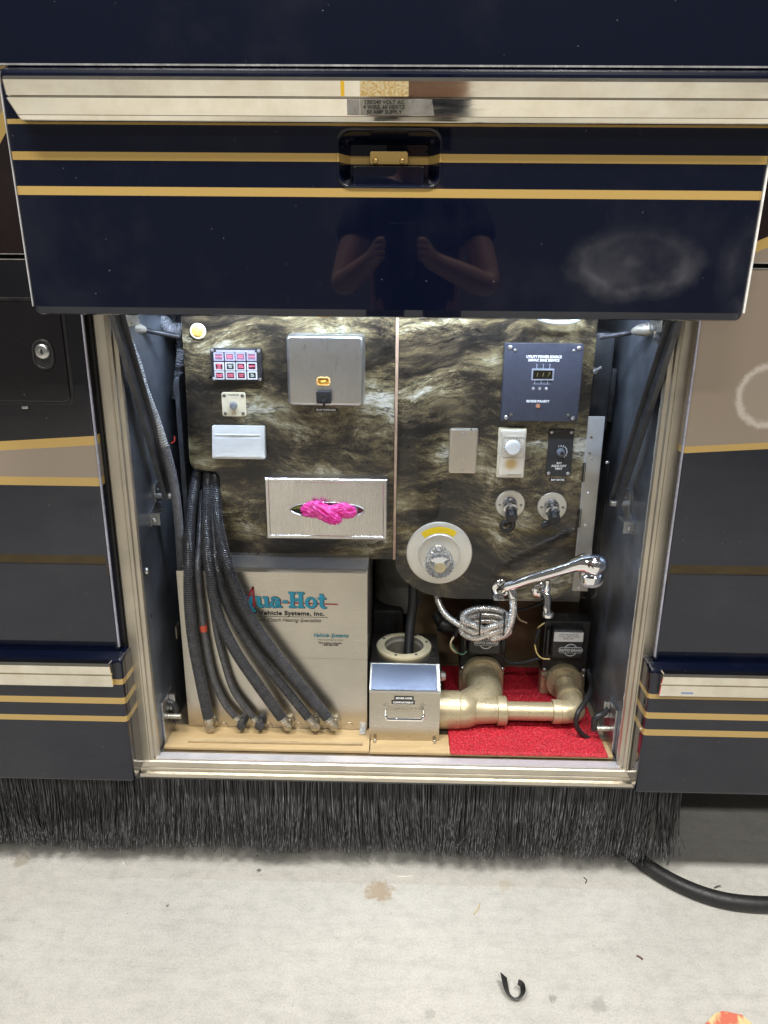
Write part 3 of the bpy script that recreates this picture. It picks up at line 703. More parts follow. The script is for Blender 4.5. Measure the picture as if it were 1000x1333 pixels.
# ---- ivory switch plate
c0 = at(304.5, 526.5, YP-.003); h2 = .0262
t = thing('switch_plate', 'square ivory plate with grey knob and four corner screws', 'switch plate', (c0.x, YP, c0.z-h2))
mb = MB(); mb.prism(rrect(c0.x-h2, c0.x+h2, c0.z-h2, c0.z+h2, .005), YP, YP-.003, .001); part('plate', mb, IVORY, t)
mb = MB(); mb.lathe([(.0, .0), (.0085, .0), (.0085, .003), (.0078, .004), (.0074, .011), (.006, .013), (0, .0135)], facing((c0.x, YP-.003, c0.z-.002)), 8); part('knob', mb, worn('grey_knob', (.26, .27, .29), .35, .4), t)
for sx in (-1, 1):
    for sz in (-1, 1): screw(t, (c0.x+sx*.0195, YP-.003, c0.z+sz*.0195), .004, DARK_SCREW_ME)
text(t, 'TANKMASTER', (c0.x, YP-.0034, c0.z+.0205), .0042, BLACK, .0001, .95); text(t, 'OUT', (c0.x, YP-.0034, c0.z+.0145), .0045, BRASS)
text(t, 'AUTO', (c0.x, YP-.0034, c0.z-.0205), .004, BRASS)
p = (c0.x+.001, c0.z-.0145); mb = MB(); mb.prism([(p[0]-.0012, p[1]+.003), (p[0], p[1]-.003), (p[0]+.0015, p[1]+.003)], YP-.003, YP-.0034); part('pointer', mb, BRASS, t)
# ---- white outlet cover
a, b = at(274.5, 597, YP-.02), at(344, 556, YP-.012)
t = thing('outlet_cover', 'white plastic outlet cover with flip lid below the ivory plate', 'outlet cover', ((a.x+b.x)/2, YP, a.z))
x0, x1, z0, z1 = a.x+.004, b.x+.001, a.z, b.z+.001
mb = MB(); mb.extrude_x([(YP, z0+.001), (YP-.024, z0+.001), (YP-.0255, z0+.004), (YP-.014, z1-.014), (YP-.010, z1), (YP, z1)], x0, x1, .0025); hb = part('housing', mb, WHITEP, t, 30)
def slope(zz): return YP-.0255+(zz-(z0+.004))/((z1-.014)-(z0+.004))*.0115
mb = MB(); v = [(x0+.006, slope(z0+.006)-.0012, z0+.006), (x1-.008, slope(z0+.006)-.0012, z0+.006), (x1-.008, slope(z1-.026)-.0012, z1-.026), (x0+.006, slope(z1-.026)-.0012, z1-.026)]
v += [(q[0], q[1]+.003, q[2]) for q in v]; mb.add(v, [(0, 1, 2, 3), (0, 4, 5, 1), (1, 5, 6, 2), (2, 6, 7, 3), (3, 7, 4, 0)]); part('lid', mb, WHITEP, t)
mb = MB(); mb.cyl((x0+.008, slope(z1-.016)-.0005, z1-.019), (x1-.011, slope(z1-.016)-.0005, z1-.019), .0022, seg=10); part('hinge', mb, WHITEP, t)
text(t, 'PUSH TO OPEN', ((x0+x1)/2-.002, slope(z1-.016)-.0032, z1-.019), .0045, principled('grey_ink', (.42, .41, .39), .5))
# ---- soap dispenser
D = .062
a, b = at(375, 528, YP-D), at(473, 437, YP-D)
x0, x1, z0, z1 = a.x, b.x, a.z, b.z
t = thing('soap_dispenser', 'brushed steel soap dispenser box with amber window and black push valve', 'soap dispenser', ((x0+x1)/2, YP, z0))
mb = MB(); mb.prism(rrect(x0-.001, x1+.001, z0-.001, z1+.001, .009, 6), YP, YP-D*.62, .001); part('back_box', mb, STEEL, t)
mb = MB(); mb.prism(rrect(x0, x1, z0, z1, .010, 7), YP-D*.64, YP-D, .007); part('cover', mb, STEEL, t, 60)
for x in (x0+.055, x0+.105): mb = MB(); mb.box(x-.0007, x+.0007, YP-D*.5, YP-D*.12, z1+.0003, z1+.0016); part('lid_slot', mb, DARKMETAL, t)
q = at(421, 496.5, YP-D)
mb = MB(); mb.ring(rrect(q.x-.0145, q.x+.0145, q.z-.0095, q.z+.0095, .007), rrect(q.x-.011, q.x+.011, q.z-.0065, q.z+.0065, .0045), YP-D, YP-D-.002, .0008); wf = part('window_frame', mb, worn('orange_frame', (.62, .36, .12), .35), t)
mb = MB(); mb.prism(rrect(q.x-.011, q.x+.011, q.z-.0065, q.z+.0065, .0045), YP-D+.001, YP-D-.0005); part('sight_glass', mb, principled('amber_glass', (.40, .17, .02), .1, coat=1), wf)
mb = MB(); mb.prism(rrect(q.x-.0055, q.x+.0055, q.z-.002, q.z+.002, .0012), YP-D, YP-D-.0012, .0004); part('sight_slot', mb, worn('yellow_slot', (.7, .5, .12), .3), wf)
q = at(421.5, 518, YP-D-.012)
mb = MB(); mb.box(q.x-.0155, q.x+.0155, YP-D-.014, YP-D, q.z-.012, q.z+.013, .002); pv = part('push_valve', mb, BLACKP, t)
mb = MB(); mb.lathe([(0, .0012), (.004, .0015), (.0075, .0028), (.0082, .0012), (.0082, 0)], facing((q.x, YP-D-.014, q.z)), 24); part('finger_dish', mb, BLACKP, pv, 60)
mb = MB(); mb.cyl((q.x, YP-D-.008, q.z-.0185), (q.x, YP-D-.008, q.z-.011), .0022, .003); part('spout', mb, BLACK, pv)
q = at(424.5, 532, YP)
def small_tag(label, px, py, w, h, s_, size, Y=YP, name='name_tag'):
    q = at(px, py, Y); t = thing(name, label, 'label tag', (q.x, Y, q.z-h/2), 'black engraved name tags')
    mb = MB(); mb.box(q.x-w/2, q.x+w/2, Y-.0016, Y, q.z-h/2, q.z+h/2, .0004); part('plate', mb, BLACK, t)
    text(t, s_, (q.x, Y-.002, q.z), size, WHITE, .00022); return t
small_tag('small black name tag right under the steel soap dispenser', 424.5, 533.5, .050, .008, 'SOAP DISPENSER', .0057)
# ---- glove box holder
D = .038
a, b = at(347.5, 701, YP-D), at(505, 624, YP-D)
x0, x1, z0, z1 = a.x, b.x-.001, a.z, b.z-.001
t = thing('glove_holder', 'wide brushed steel glove box holder with pink gloves poking from its slot', 'glove holder', ((x0+x1)/2, YP, z0))
cx, cz = at(426, 664.5, YP-D).x, at(426, 664.5, YP-D).z
def superring(n=40):
    out = []
    for k_ in range(n):
        a_ = 2*math.pi*(k_+.5)/n-math.pi*.75; dx, dz = math.cos(a_), math.sin(a_)
        s_ = min(((x1-x0)/2)/abs(dx) if abs(dx) > 1e-6 else 9, ((z1-z0)/2)/abs(dz) if abs(dz) > 1e-6 else 9)
        out.append(((x0+x1)/2+dx*s_, (z0+z1)/2+dz*s_))
    return out
outer = []
n_ = 12
for (xa, za), (xb, zb2_) in zip(((x0, z0), (x1, z0), (x1, z1), (x0, z1)), ((x1, z0), (x1, z1), (x0, z1), (x0, z0))):
    for k_ in range(n_): outer.append((xa+(xb-xa)*k_/n_, za+(zb2_-za)*k_/n_))
srx, srz = .0815, .0172
inner_ = []
for (ox, oz) in outer:
    a_ = math.atan2((oz-(z0+z1)/2)/((z1-z0)/2), (ox-(x0+x1)/2)/((x1-x0)/2)); inner_.append((cx+srx*math.cos(a_), cz+srz*math.sin(a_)))
mb = MB()
N = len(outer)
L = [(outer, YP), (outer, YP-D+.002), (inset(outer, .002), YP-D), (inset(outer, .0075), YP-D), (inset(outer, .009), YP-D+.0015), (inner_, YP-D+.0015), (inset(inner_, .0012), YP-D+.003), (inset(inner_, .0012), YP-D+.008)]
v = []
for P, y in L: v += [(q_[0], y, q_[1]) for q_ in P]
mb.add(v, [(k_*N+i, k_*N+(i+1) % N, (k_+1)*N+(i+1) % N, (k_+1)*N+i) for k_ in range(len(L)-1) for i in range(N)])
part('steel_cover', mb, brushed('glove_cover_steel', (.60, .58, .56), .28, (60, 60, 2)), t, 20)
mb = MB(); mb.ring(ellipse(cx, cz, srx+.0022, srz+.0022, 64), ellipse(cx, cz, srx, srz, 64), YP-D+.002, YP-D-.0004, .0006); part('slot_rim', mb, STEEL, t)
# glove carton seen through the slot
def carton():
    m = principled('carton_print', (.03, .03, .03), .4)
    s = sep(m); xx = s[0]
    w = srx
    c = ramp(m, mathn(m, 'MULTIPLY_ADD', xx, .5/w, .5-(cx-(x0+x1)/2)*.5/w), [(0, (.016, .018, .012)), (.17, (.25, .35, .7)), (.25, (.30, .02, .10)), (.80, (.62, .16, .03)), (.87, (.5, .5, .55)), (.91, (.16, .03, .05))], 'CONSTANT')
    setin(m, 'Base Color', c); return m
mb = MB(); mb.box(x0+.006, x1-.006, YP-D+.009, YP-.001, z0+.006, z1-.006); ct = part('glove_carton', mb, carton(), t)
text(ct, 'GLOVES', (cx-.072, YP-D+.0085, cz+.003), .0105, principled('lime_ink', (.55, .6, .1), .5), .0003)
# pink gloves: crumpled folds
def crumple(mb, c, r, seed, rot=0, ridge=.35, sub=4):
    bm = bmesh.new(); bmesh.ops.create_icosphere(bm, subdivisions=sub, radius=1)
    R3 = Matrix.Rotation(R_(rot), 3, 'Y')
    for v in bm.verts:
        d = v.co.normalized()
        w_ = Vector((d.x*1.2, d.y*2.2, d.z*4.2))+Vector((seed, seed*2, 0))
        h = 1-abs(noise.noise(w_*.9))*1.8*ridge-abs(noise.noise(w_*1.9))*ridge*.45
        v.co = Vector(c)+R3 @ Vector((d.x*r[0]*h, d.y*r[1]*h, d.z*r[2]*h))
    bm.verts.index_update(); mb.add([v.co.copy() for v in bm.verts], [tuple(v.index for v in f.verts) for f in bm.faces]); bm.free()
gl = MB(); yg = YP-D-.004
crumple(gl, (cx-.034, yg+.004, cz+.0015), (.028, .016, .0205), 1.3, -10)
crumple(gl, (cx-.002, yg-.006, cz-.002), (.043, .022, .022), 4.1, 30, .42)
crumple(gl, (cx+.012, yg-.008, cz-.013), (.026, .018, .017), 8.2, 12, .4)
crumple(gl, (cx+.040, yg+.004, cz+.0005), (.028, .016, .0195), 6.7, 14)
crumple(gl, (cx+.020, yg+.000, cz+.006), (.030, .014, .011), 9.9, -8)
part('pink_gloves', gl, PINK, t, 60)
# ---- power monitor panel
D = .022
a, b = at(653, 548, YP-D), at(766, 448, YP-D)
x0, x1, z0, z1 = a.x-.001, b.x-.008, a.z, b.z
cxm = (x0+x1)/2
t = thing('power_monitor_panel', 'large dark slate power monitor panel with small amber display window', 'control panel', (cxm, YP, z0))
mb = MB(); mb.box(x0, x1, YP-D, YP, z0, z1, .0012); part('housing', mb, SLATE, t)
for sx, sz, dx, dz in ((-1, 1, .010, .008), (1, 1, .010, .008), (-1, -1, .010, .008), (1, -1, .010, .008)):
    screw(t, (cxm+sx*((x1-x0)/2-dx), YP-D, (z0+z1)/2+sz*((z1-z0)/2-dz)), .0045)
    screw(t, (cxm+sx*((x1-x0)/2-.021), YP-D, (z0+z1)/2+sz*((z1-z0)/2-.014)), .0036, DARK_SCREW_ME)
zz = lambda py: at(708, py, YP-D).z
text(t, 'UTILITY POWER SOURCE', (cxm, YP-D-.0005, zz(464.5)), .0072, WHITE, .0003, .9); text(t, '240VAC 50HZ SERVICE', (cxm, YP-D-.0005, zz(469)), .0072, WHITE, .0003, .9)
mb = MB(); wz0, wz1 = zz(493.5), zz(482); mb.ring(rrect(cxm-.0235, cxm+.0235, wz0-.003, wz1+.0035, .0015, 2), rrect(cxm-.0205, cxm+.0205, wz0, wz1, .001, 2), YP-D+.001, YP-D-.002, .0006); df = part('display_frame', mb, worn('grey_bezel', (.22, .23, .27), .4), t)
mb = MB(); mb.prism(rrect(cxm-.0205, cxm+.0205, wz0, wz1, .001, 2), YP-D+.001, YP-D-.0006); part('display', mb, principled('display_glass', (.012, .010, .006), .1, coat=1), df)
for i, s_ in enumerate('117'): text(df, s_, (cxm-.012+.012*i, YP-D-.001, (wz0+wz1)/2), .012, principled('display_digit', (.14, .11, .04), .4), 0, .9, .25, name='digit')
INKL = principled('pale_ink', (.36, .38, .44), .5)
for i in (-1, 0, 1):
    x = cxm+.0135*i
    mb = MB(); mb.box(x-.0005, x+.0005, YP-D-.0004, YP-D, zz(480), zz(474.5)); part('lead_line', mb, INKL, t)
    mb = MB(); mb.box(x-.0005-.002, x+.0005-.002, YP-D-.0004, YP-D, zz(499.5), zz(495)); part('lead_line', mb, INKL, t)
    text(t, 'V', (x, YP-D-.0005, zz(475)), .006, INKL)
    screw(t, (x-.004, YP-D, zz(506)), .0033, name='button')
mb = MB(); mb.box(cxm-.019, cxm+.0165, YP-D-.0004, YP-D, zz(499.6)-.0008, zz(499.6)); part('lead_line', mb, INKL, t)
text(t, 'REVERSE POLARITY', (cxm-.006, YP-D-.0005, zz(522.5)), .0066, WHITE, .0003, .85)
q = (cxm-.005, zz(528.5)); mb = MB(); mb.lathe([(.0, .003), (.0028, .0025), (.0032, .0005), (.0045, .0025), (.0048, 0)], facing((q[0], YP-D, q[1])), 20); part('warning_lamp', mb, worn('warn_lamp', (.55, .25, .14), .3), t)
mb = MB(); mb.tube(catmull([at(690, 405, YP-.03), at(705, 416, YP-.03), at(725, 420, YP-.03), at(748, 418, YP-.03), at(762, 408, YP-.03)], 8), .0042, 10); solo('pale_cord', mb, worn('pale_cord', (.42, .45, .45), .4), 'pale grey cord loop hanging over the top of the slate panel', 'cord')
# ---- blank steel plate
a, b = at(583.5, 616.5, YP-.006), at(623.5, 558, YP-.006)
t = thing('blank_wall_plate', 'plain brushed steel blank wall plate with two screws', 'wall plate', ((a.x+b.x)/2, YP, a.z), 'wall plates in a row')
mb = MB(); mb.prism(rrect(a.x, b.x, a.z, b.z, .0052, 3), YP, YP-.006, .0045); part('plate', mb, worn('satin_plate', (.56, .50, .42), .36, .9, var=.06, scale=16), t, 20)
screw(t, ((a.x+b.x)/2, YP-.006, b.z-.011), .0034); screw(t, ((a.x+b.x)/2, YP-.006, a.z+.011), .0034)
# ---- thermostat
D = .026
a, b = at(649, 622, YP-D), at(686, 561, YP-D)
t = thing('thermostat', 'cream thermostat with round white dial and yellowed lower face', 'thermostat', ((a.x+b.x)/2, YP, a.z), 'wall plates in a row')
cxm = (a.x+b.x)/2
mb = MB(); mb.box(a.x-.0025, b.x+.0025, YP-D*.55, YP, a.z-.003, b.z+.003, .0025); part('base', mb, IVORY, t)
mb = MB(); mb.box(a.x, b.x, YP-D, YP-D*.5, a.z, b.z, .003); cv = part('cover', mb, BEIGE, t)
def aged():
    m = principled('aged_face', (.6, .54, .45), .4); s = sep(m)
    dx = mathn(m, 'SUBTRACT', s[0], -.002); dz = mathn(m, 'SUBTRACT', s[2], .032)
    r = mathn(m, 'SQRT', mathn(m, 'ADD', mathn(m, 'MULTIPLY', dx, dx), mathn(m, 'MULTIPLY', dz, dz)))
    r = mathn(m, 'ADD', r, mathn(m, 'MULTIPLY', noise_tex(m, coords(m), 90, 4), .008))
    setin(m, 'Base Color', ramp(m, r, [(.011, (.46, .32, .13)), (.022, (.6, .54, .45))])); return m
mb = MB(); mb.prism(rrect(a.x+.006, b.x-.004, a.z+.006, b.z-.010, .001, 2), YP-D, YP-D-.0012, .0006); part('face', mb, aged(), t)
qz = b.z-.036
for w2, h2 in ((.0235, .023),): mb = MB(); mb.ring(rrect(cxm-w2, cxm+w2, qz-h2, qz+h2*.95, .002), rrect(cxm-w2+.0008, cxm+w2-.0008, qz-h2+.0008, qz+h2*.95-.0008, .0015), YP-D-.001, YP-D-.0018); part('dial_outline', mb, worn('outline', (.38, .33, .26), .5), t)
for i in range(13):
    a_ = R_(-30+20*i); q = (cxm+.0195*math.cos(a_), qz+.0195*math.sin(a_)); d = Vector((math.cos(a_), 0, math.sin(a_)))*.0016
    if abs(q[1]-qz) < .021: mb = MB(); mb.bar(Vector((q[0], YP-D-.0013, q[1]))-d, Vector((q[0], YP-D-.0013, q[1]))+d, .0008, .0006, (0, 1, 0)); part('dial_tick', mb, BLACK, t)
mb = MB(); mb.lathe([(0, .012), (.0125, .012), (.0145, .0115), (.0158, .009), (.0165, 0)], facing((cxm-.001, YP-D-.001, qz)), 36); kn = part('dial', mb, worn('dial_white', (.72, .71, .69), .35, var=.03), t)
text(t, 'COMFORT CONTROL', (cxm+.006, YP-D-.0016, a.z+.008), .0032, BLACK)
# ---- black dial plate
a, b = at(710.5, 619.5, YP-.003), at(750, 559, YP-.003)
b.x -= .003
t = thing('dial_plate', 'black engraved dial plate with small grey knob and white lettering', 'control plate', ((a.x+b.x)/2, YP, a.z), 'wall plates in a row')
cxm = (a.x+b.x)/2
mb = MB(); mb.box(a.x, b.x, YP-.003, YP, a.z, b.z, .0008); part('plate', mb, BLACKPLATE, t)
for sx in (-1, 1):
    for sz in (-1, 1): screw(t, (cxm+sx*((b.x-a.x)/2-.006), YP-.003, (a.z+b.z)/2+sz*((b.z-a.z)/2-.006)), .0042)
qz = at(730, 589.5, YP-.01).z; qx = cxm+.001
mb = MB(); mb.lathe([(0, .013), (.003, .013), (.0065, .0125), (.0085, .010), (.0092, 0)], facing((qx, YP-.003, qz)), 24); kn = part('knob', mb, worn('slate_knob', (.17, .18, .21), .35, .3), t)
mb = MB(); mb.lathe([(0, .002), (.0035, .002), (.004, 0)], facing((qx, YP-.0158, qz)), 16); part('knob_hub', mb, BLACK, kn)
for i, s_ in enumerate('123456789'):
    a_ = R_(110-20*i); text(t, s_, (qx+.014*math.cos(a_), YP-.0034, qz+.014*math.sin(a_)), .005, WHITE, .0002, name='numeral', rot=(R_(90), 0, 0))
for i, s_ in enumerate(('BAY', 'AQUA HOT', 'HEAT')): text(t, s_, (cxm, YP-.0034, at(728, 602.5+3.6*i, YP).z), .0062, WHITE, .0003)
small_tag('small black name tag just below the black dial plate', 726, 624.5, .037, .007, 'BAY HEATER', .0052)
small_tag('small black name tag under the right hose inlet', 715.5, 679, .032, .007, 'HIGH FLUSH', .0050)
small_tag('small black name tag behind the hanging cap of the left hose inlet', 661, 679.5, .030, .007, 'BLACK RINSE', .0048)
# ---- hose inlets
def inlet(px, py, label, hang):
    p = at(px, py, YP-.004)
    t = thing('hose_inlet', label, 'hose inlet', (p.x, YP, p.z-.033), 'hose inlets')
    mb = MB(); mb.lathe([(0, 0), (.033, 0), (.033, .002), (.0315, .004), (.016, .0045), (.0145, .0045)], facing((p.x, YP, p.z)), 40); part('flange', mb, worn('inlet_flange', (.58, .54, .46), .4, .5, var=.06), t)
    for s_ in (-1, 1): screw(t, (p.x+s_*.024, YP-.004, p.z), .003, DARK_SCREW_ME)
    M_ = Matrix.Translation((p.x-.002, YP-.004, p.z+.004)) @ Matrix.Rotation(R_(90+24), 4, 'X')
    mb = MB(); mb.lathe([(.0165, -.002), (.0165, .004), (.0145, .006), (.0145, .014), (.016, .0145), (.016, .022), (.0125, .023), (.0125, .034)], M_, 32); part('nipple', mb, worn('dull_chrome', (.62, .63, .65), .22, 1), t)
    mb = MB(); prof = [(.0, .052), (.0115, .052), (.013, .050), (.0135, .034), (.0, .034)]
    mb.lathe(prof, M_, 9); cap = part('knob_cap', mb, BLACKP, t, 20)
    e = M_ @ Vector((0, 0, .04))
    mb = MB()
    if hang:
        pts = [e+Vector((.002, 0, -.010)), e+Vector((.006, .004, -.022)), e+Vector((.004, .010, -.034)), e+Vector((-.003, .012, -.040))]
        mb.tube(catmull(pts, 5), .0055, 10); 
        mb.ring(ellipse(e.x-.006, e.z-.033, .0165, .0145, 28), ellipse(e.x-.006, e.z-.033, .009, .008, 28), e.y+.022, e.y+.014, .001)
    else:
        pts = [e+Vector((-.004, 0, -.010)), e+Vector((-.012, .008, -.018)), e+Vector((-.022, .014, -.026))]
        mb.tube(catmull(pts, 5), .0065, 10)
    part('cap_strap', mb, BLACKP, t)
inlet(664.5, 657, 'round hose inlet with dangling black dust cap, left of the pair', True)
inlet(719, 660, 'round hose inlet with black cap and strap, right of the pair', False)
# ---- shower mixing valve
p = at(572, 721, YP-.006)
t = thing('shower_valve', 'large round cream shower valve with clear ribbed acrylic knob', 'shower valve', (p.x, YP, p.z-.075))
mb = MB(); mb.lathe([(0, .0), (.076, 0), (.076, .002), (.0745, .0045), (.070, .006), (.049, .0085), (.0475, .010), (.0455, .010), (.044, .0065), (.022, .007), (.0, .007)], facing((p.x, YP, p.z)), 72)
def escutcheon():
    m = principled('escutcheon', (.6, .57, .48), .25, .35); s = sep(m)
    dx = s[0]; dz = mathn(m, 'SUBTRACT', s[2], .075)
    r = mathn(m, 'SQRT', mathn(m, 'ADD', mathn(m, 'MULTIPLY', dx, dx), mathn(m, 'MULTIPLY', dz, dz)))
    r = mathn(m, 'ADD', r, mathn(m, 'MULTIPLY', mathn(m, 'SUBTRACT', noise_tex(m, coords(m), 60, 3), .5), .004))
    ang = mathn(m, 'ABSOLUTE', mathn(m, 'SUBTRACT', mathn(m, 'ARCTAN2', dz, dx), 1.62))
    band = mathn(m, 'MULTIPLY', mathn(m, 'MULTIPLY', mathn(m, 'GREATER_THAN', r, .051), mathn(m, 'LESS_THAN', r, .066)), mathn(m, 'LESS_THAN', ang, .68))
    n = noise_tex(m, coords(m), 30, 4)
    c = ramp(m, n, [(.3, (.62, .59, .51)), (.7, (.72, .69, .61))])
    c = mix(m, band, c, (.72, .50, .02)); setin(m, 'Base Color', c)
    setin(m, 'Metallic', mathn(m, 'SUBTRACT', .35, mathn(m, 'MULTIPLY', band, .35)))
    return m
part('escutcheon', mb, escutcheon(), t, 30)
GL = principled('clear_acrylic', (.95, .97, 1), .03, **{'Transmission Weight': .92, 'IOR': 1.46})
M_ = facing((p.x-.002, YP-.007, p.z+.004)) @ Matrix.Rotation(R_(10), 4, 'X')
mb = MB(); mb.lathe([(.020, 0), (.020, .006), (.0165, .008), (.0165, .014), (.020, .016)], M_, 28); part('stem', mb, CHROME, t)
mb = MB(); seg = 40; prof = [(.018, .013), (.026, .018), (.0305, .032), (.0325, .048), (.0315, .060), (.027, .066), (.013, .0665)]
v = []; N = len(prof)
for k_ in range(seg):
    a_ = 2*math.pi*k_/seg; f_r = 1+(.035 if k_ % 2 else -.035)
    v += [M_ @ Vector((r*f_r*math.cos(a_), r*f_r*math.sin(a_), h)) for r, h in prof]
mb.add(v, [(k_*N+i, ((k_+1) % seg)*N+i, ((k_+1) % seg)*N+i+1, k_*N+i+1) for k_ in range(seg) for i in range(N-1)]+[tuple(k_*N for k_ in range(seg)), tuple(k_*N+N-1 for k_ in range(seg))])
part('knob', mb, GL, t, 10)
mb = MB(); mb.lathe([(0, .0690), (.011, .0686), (.0130, .0676), (.0132, .0667)], M_, 28); part('index_cap', mb, worn('index_cap', (.58, .50, .30), .3), t)

# ================================================================== side fittings of the bay
# vertical flange and screwed clear guard at the right of the panels
def quad_px(pts, Y): return [(q.x, q.z) for q in (at(a, b, Y) for a, b in pts)]
x0, x1 = at(766, 545, .22).x, at(789, 545, .22).x
t = thing('mounting_flange', 'bare aluminium mounting flange beside the right laminate sheet', 'bracket', ((x0+x1)/2, .24, .60))
mb = MB(); mb.box(x0+.002, x1, .226, .232, .615, at(770, 543, .22).z, .001); part('flange', mb, worn('flange_alu', (.50, .50, .50), .4, .4, var=.12, scale=12), t)
for py in (569, 590): screw(t, (x0+.012, .226, at(770, py, .226).z), .003, DARK_SCREW_ME)
for py in (600, 660): 
    z = at(760, py+15, .22).z; mb = MB(); mb.box(x0-.001, x0+.0045, .219, .2255, z-.022, z+.022, .0015); part('rubber_bumper', mb, RUBBER, t)
x0g, x1g = at(760, 600, .205).x, at(797, 600, .205).x; z0g, z1g = at(760, 779, .205).z, at(770, 592, .205).z
t = thing('clear_guard', 'clear plastic guard plate screwed on by the right bay wall', 'guard plate', ((x0g+x1g)/2, .205, z0g))
mb = MB(); mb.prism(rrect(x0g+.004, x1g-.004, z0g, z1g, .012), .209, .205, .0006)
part('plate', mb, principled('clear_plastic', (.96, .92, .84), .0, **{'Transmission Weight': 1.0, 'IOR': 1.12}), t)
for px, py in ((770, 597), (793, 602), (766, 642), (762, 684), (754, 766)): screw(t, (min(max(at(px, py, .205).x, x0g+.010), x1g-.010), .205, at(px, py, .205).z), .0038)
# dark equipment behind the right sheet
mb = MB(); x0 = at(785, 470, .30).x; mb.box(x0-.03, x0+.018, .28, .36, .98, 1.20, .008); mb.box(x0+.018, x0+.034, .30, .33, 1.0, 1.12, .003)
solo('electrical_box', mb, BLACKP, 'black electrical box half hidden behind right laminate sheet', 'electrical box')
p0, p1 = at(770, 485, .255), at(783, 478, .255); mb = MB(); mb.tube([p0, p1], [.0035, .003], 10); mb.ring(ellipse(p1.x-.014, p1.z-.008, .007, .007, 18), ellipse(p1.x-.014, p1.z-.008, .0035, .0035, 18), .257, .254)
solo('cable_lug', mb, ZINC, 'small bare metal cable lug beside the slate power panel', 'cable lug')
# lift arms, one by each side wall, running from the door hinge down to a bracket
def lift_arm(side, label, top, bot, brk):
    xw = -.517 if side < 0 else .489
    A = at(*top, -.02); B = at(*bot, .13); B.x = xw-side*.026
    t = thing('lift_arm', label, 'lift arm', B, 'door lift arms')
    d = (B-A).normalized()
    A2 = A-d*.12
    mb = MB(); mb.bar(A2, B, .024, .010, (1, 0, 0)); part('arm', mb, DARKMETAL, t)
    mb = MB(); mb.bar(A2+Vector((-side*.004, .0145, 0)), B+Vector((-side*.004, .0145, 0)), .004, .020, (1, 0, 0)); part('arm_flange', mb, DARKMETAL, t)
    mb = MB(); mb.cyl(B+Vector((-side*.014, 0, 0)), B+Vector((side*.024, 0, 0)), .007); part('pivot_bolt', mb, ZINC, t)
    # folded bracket on the wall
    b2 = thing('arm_bracket', brk, 'bracket', B+Vector((0, 0, -.03)), 'arm brackets')
    mb = MB(); z = B.z
    prof = [(B.y-.045, z-.055), (B.y-.045, z-.028), (B.y-.005, z-.010), (B.y-.005, z+.022), (B.y+.035, z+.030), (B.y+.035, z-.020), (B.y-.010, z-.048)]
    mb.extrude_x(prof, xw-side*.0005-(.022 if side > 0 else 0), xw-side*.0005+(.022 if side < 0 else 0)) if False else None
    x_a, x_b = sorted((xw-side*.0005, xw-side*.004))
    mb.extrude_x(prof, x_a, x_b)
    x_a, x_b = sorted((xw-side*.0035, xw-side*.022)); mb.box(x_a, x_b, B.y-.044, B.y-.041, z-.052, z-.028); mb.box(x_a, x_b, B.y-.043, B.y+.0, z-.0295, z-.0265)
    part('plate', mb, ZINC, b2)
    o_ = inst('bolt', SCREW_ME, b2, (xw-side*.005, B.y+.018, z+.006), (0, 0, R_(90*side)), .005)
    inst('bolt', SCREW_ME, b2, (xw-side*.010, B.y-.046, z-.040), (0, 0, 0), .005)
lift_arm(-1, 'dark steel lift arm leaning along the left bay wall', (151, 418), (213, 645), 'folded zinc bracket at foot of the left lift arm')
lift_arm(1, 'dark steel lift arm leaning along the right bay wall', (881, 420), (797, 655), 'folded zinc bracket at foot of the right lift arm')
# hinge rods with ball ends at both upper corners
for side, label, pts in ((-1, 'hinge rod with ball end in upper left corner of the bay', [(163, 425), (180, 428), (200, 432), (232, 438)]), (1, 'hinge rod with ball end in upper right corner of the bay', [(850, 428), (832, 430), (815, 434), (782, 439)])):
    P = [at(a, b, .10+.03*i) for i, (a, b) in enumerate(pts)]
    t = thing('hinge_rod', label, 'hinge rod', P[0], 'hinge rods')
    mb = MB(); mb.tube(catmull(P, 4), .0055, 10); part('rod', mb, worn('black_rod', (.04, .04, .045), .35, .5), t)
    mb = MB(); mb.tube([P[0], P[0].lerp(P[1], .4), P[1], P[1].lerp(P[2], .4)], [.010, .013, .011, .007], 14); part('rod_end', mb, worn('cream_zinc', (.52, .49, .42), .35, .8), t)
    mb = MB(); q = P[0]+Vector((-side*-.006, -.01, 0)); mb.lathe([(0, -.012), (.012, -.012), (.019, -.004), (.019, .004), (.012, .012), (0, .012)], Matrix.Translation(q) @ Matrix.Rotation(R_(70), 4, 'Y'), 20); part('ball_joint', mb, ZINC, t)
    mb = MB(); q2 = at(165 if side < 0 else 857, 441, .06); mb.lathe([(0, 0), (.011, 0), (.011, .008), (.006, .008), (.006, .016), (0, .016)], Matrix.Translation(q2) @ Matrix.Rotation(R_(60), 4, 'X'), 6); part('nut', mb, ZINC, t)
    mb = MB(); xw = -.5165 if side < 0 else .4885; xa, xb = sorted((xw, xw-side*.012)); mb.box(xa, xb, .03, .10, 1.215, 1.30, .002); part('hinge_plate', mb, ZINC, t)
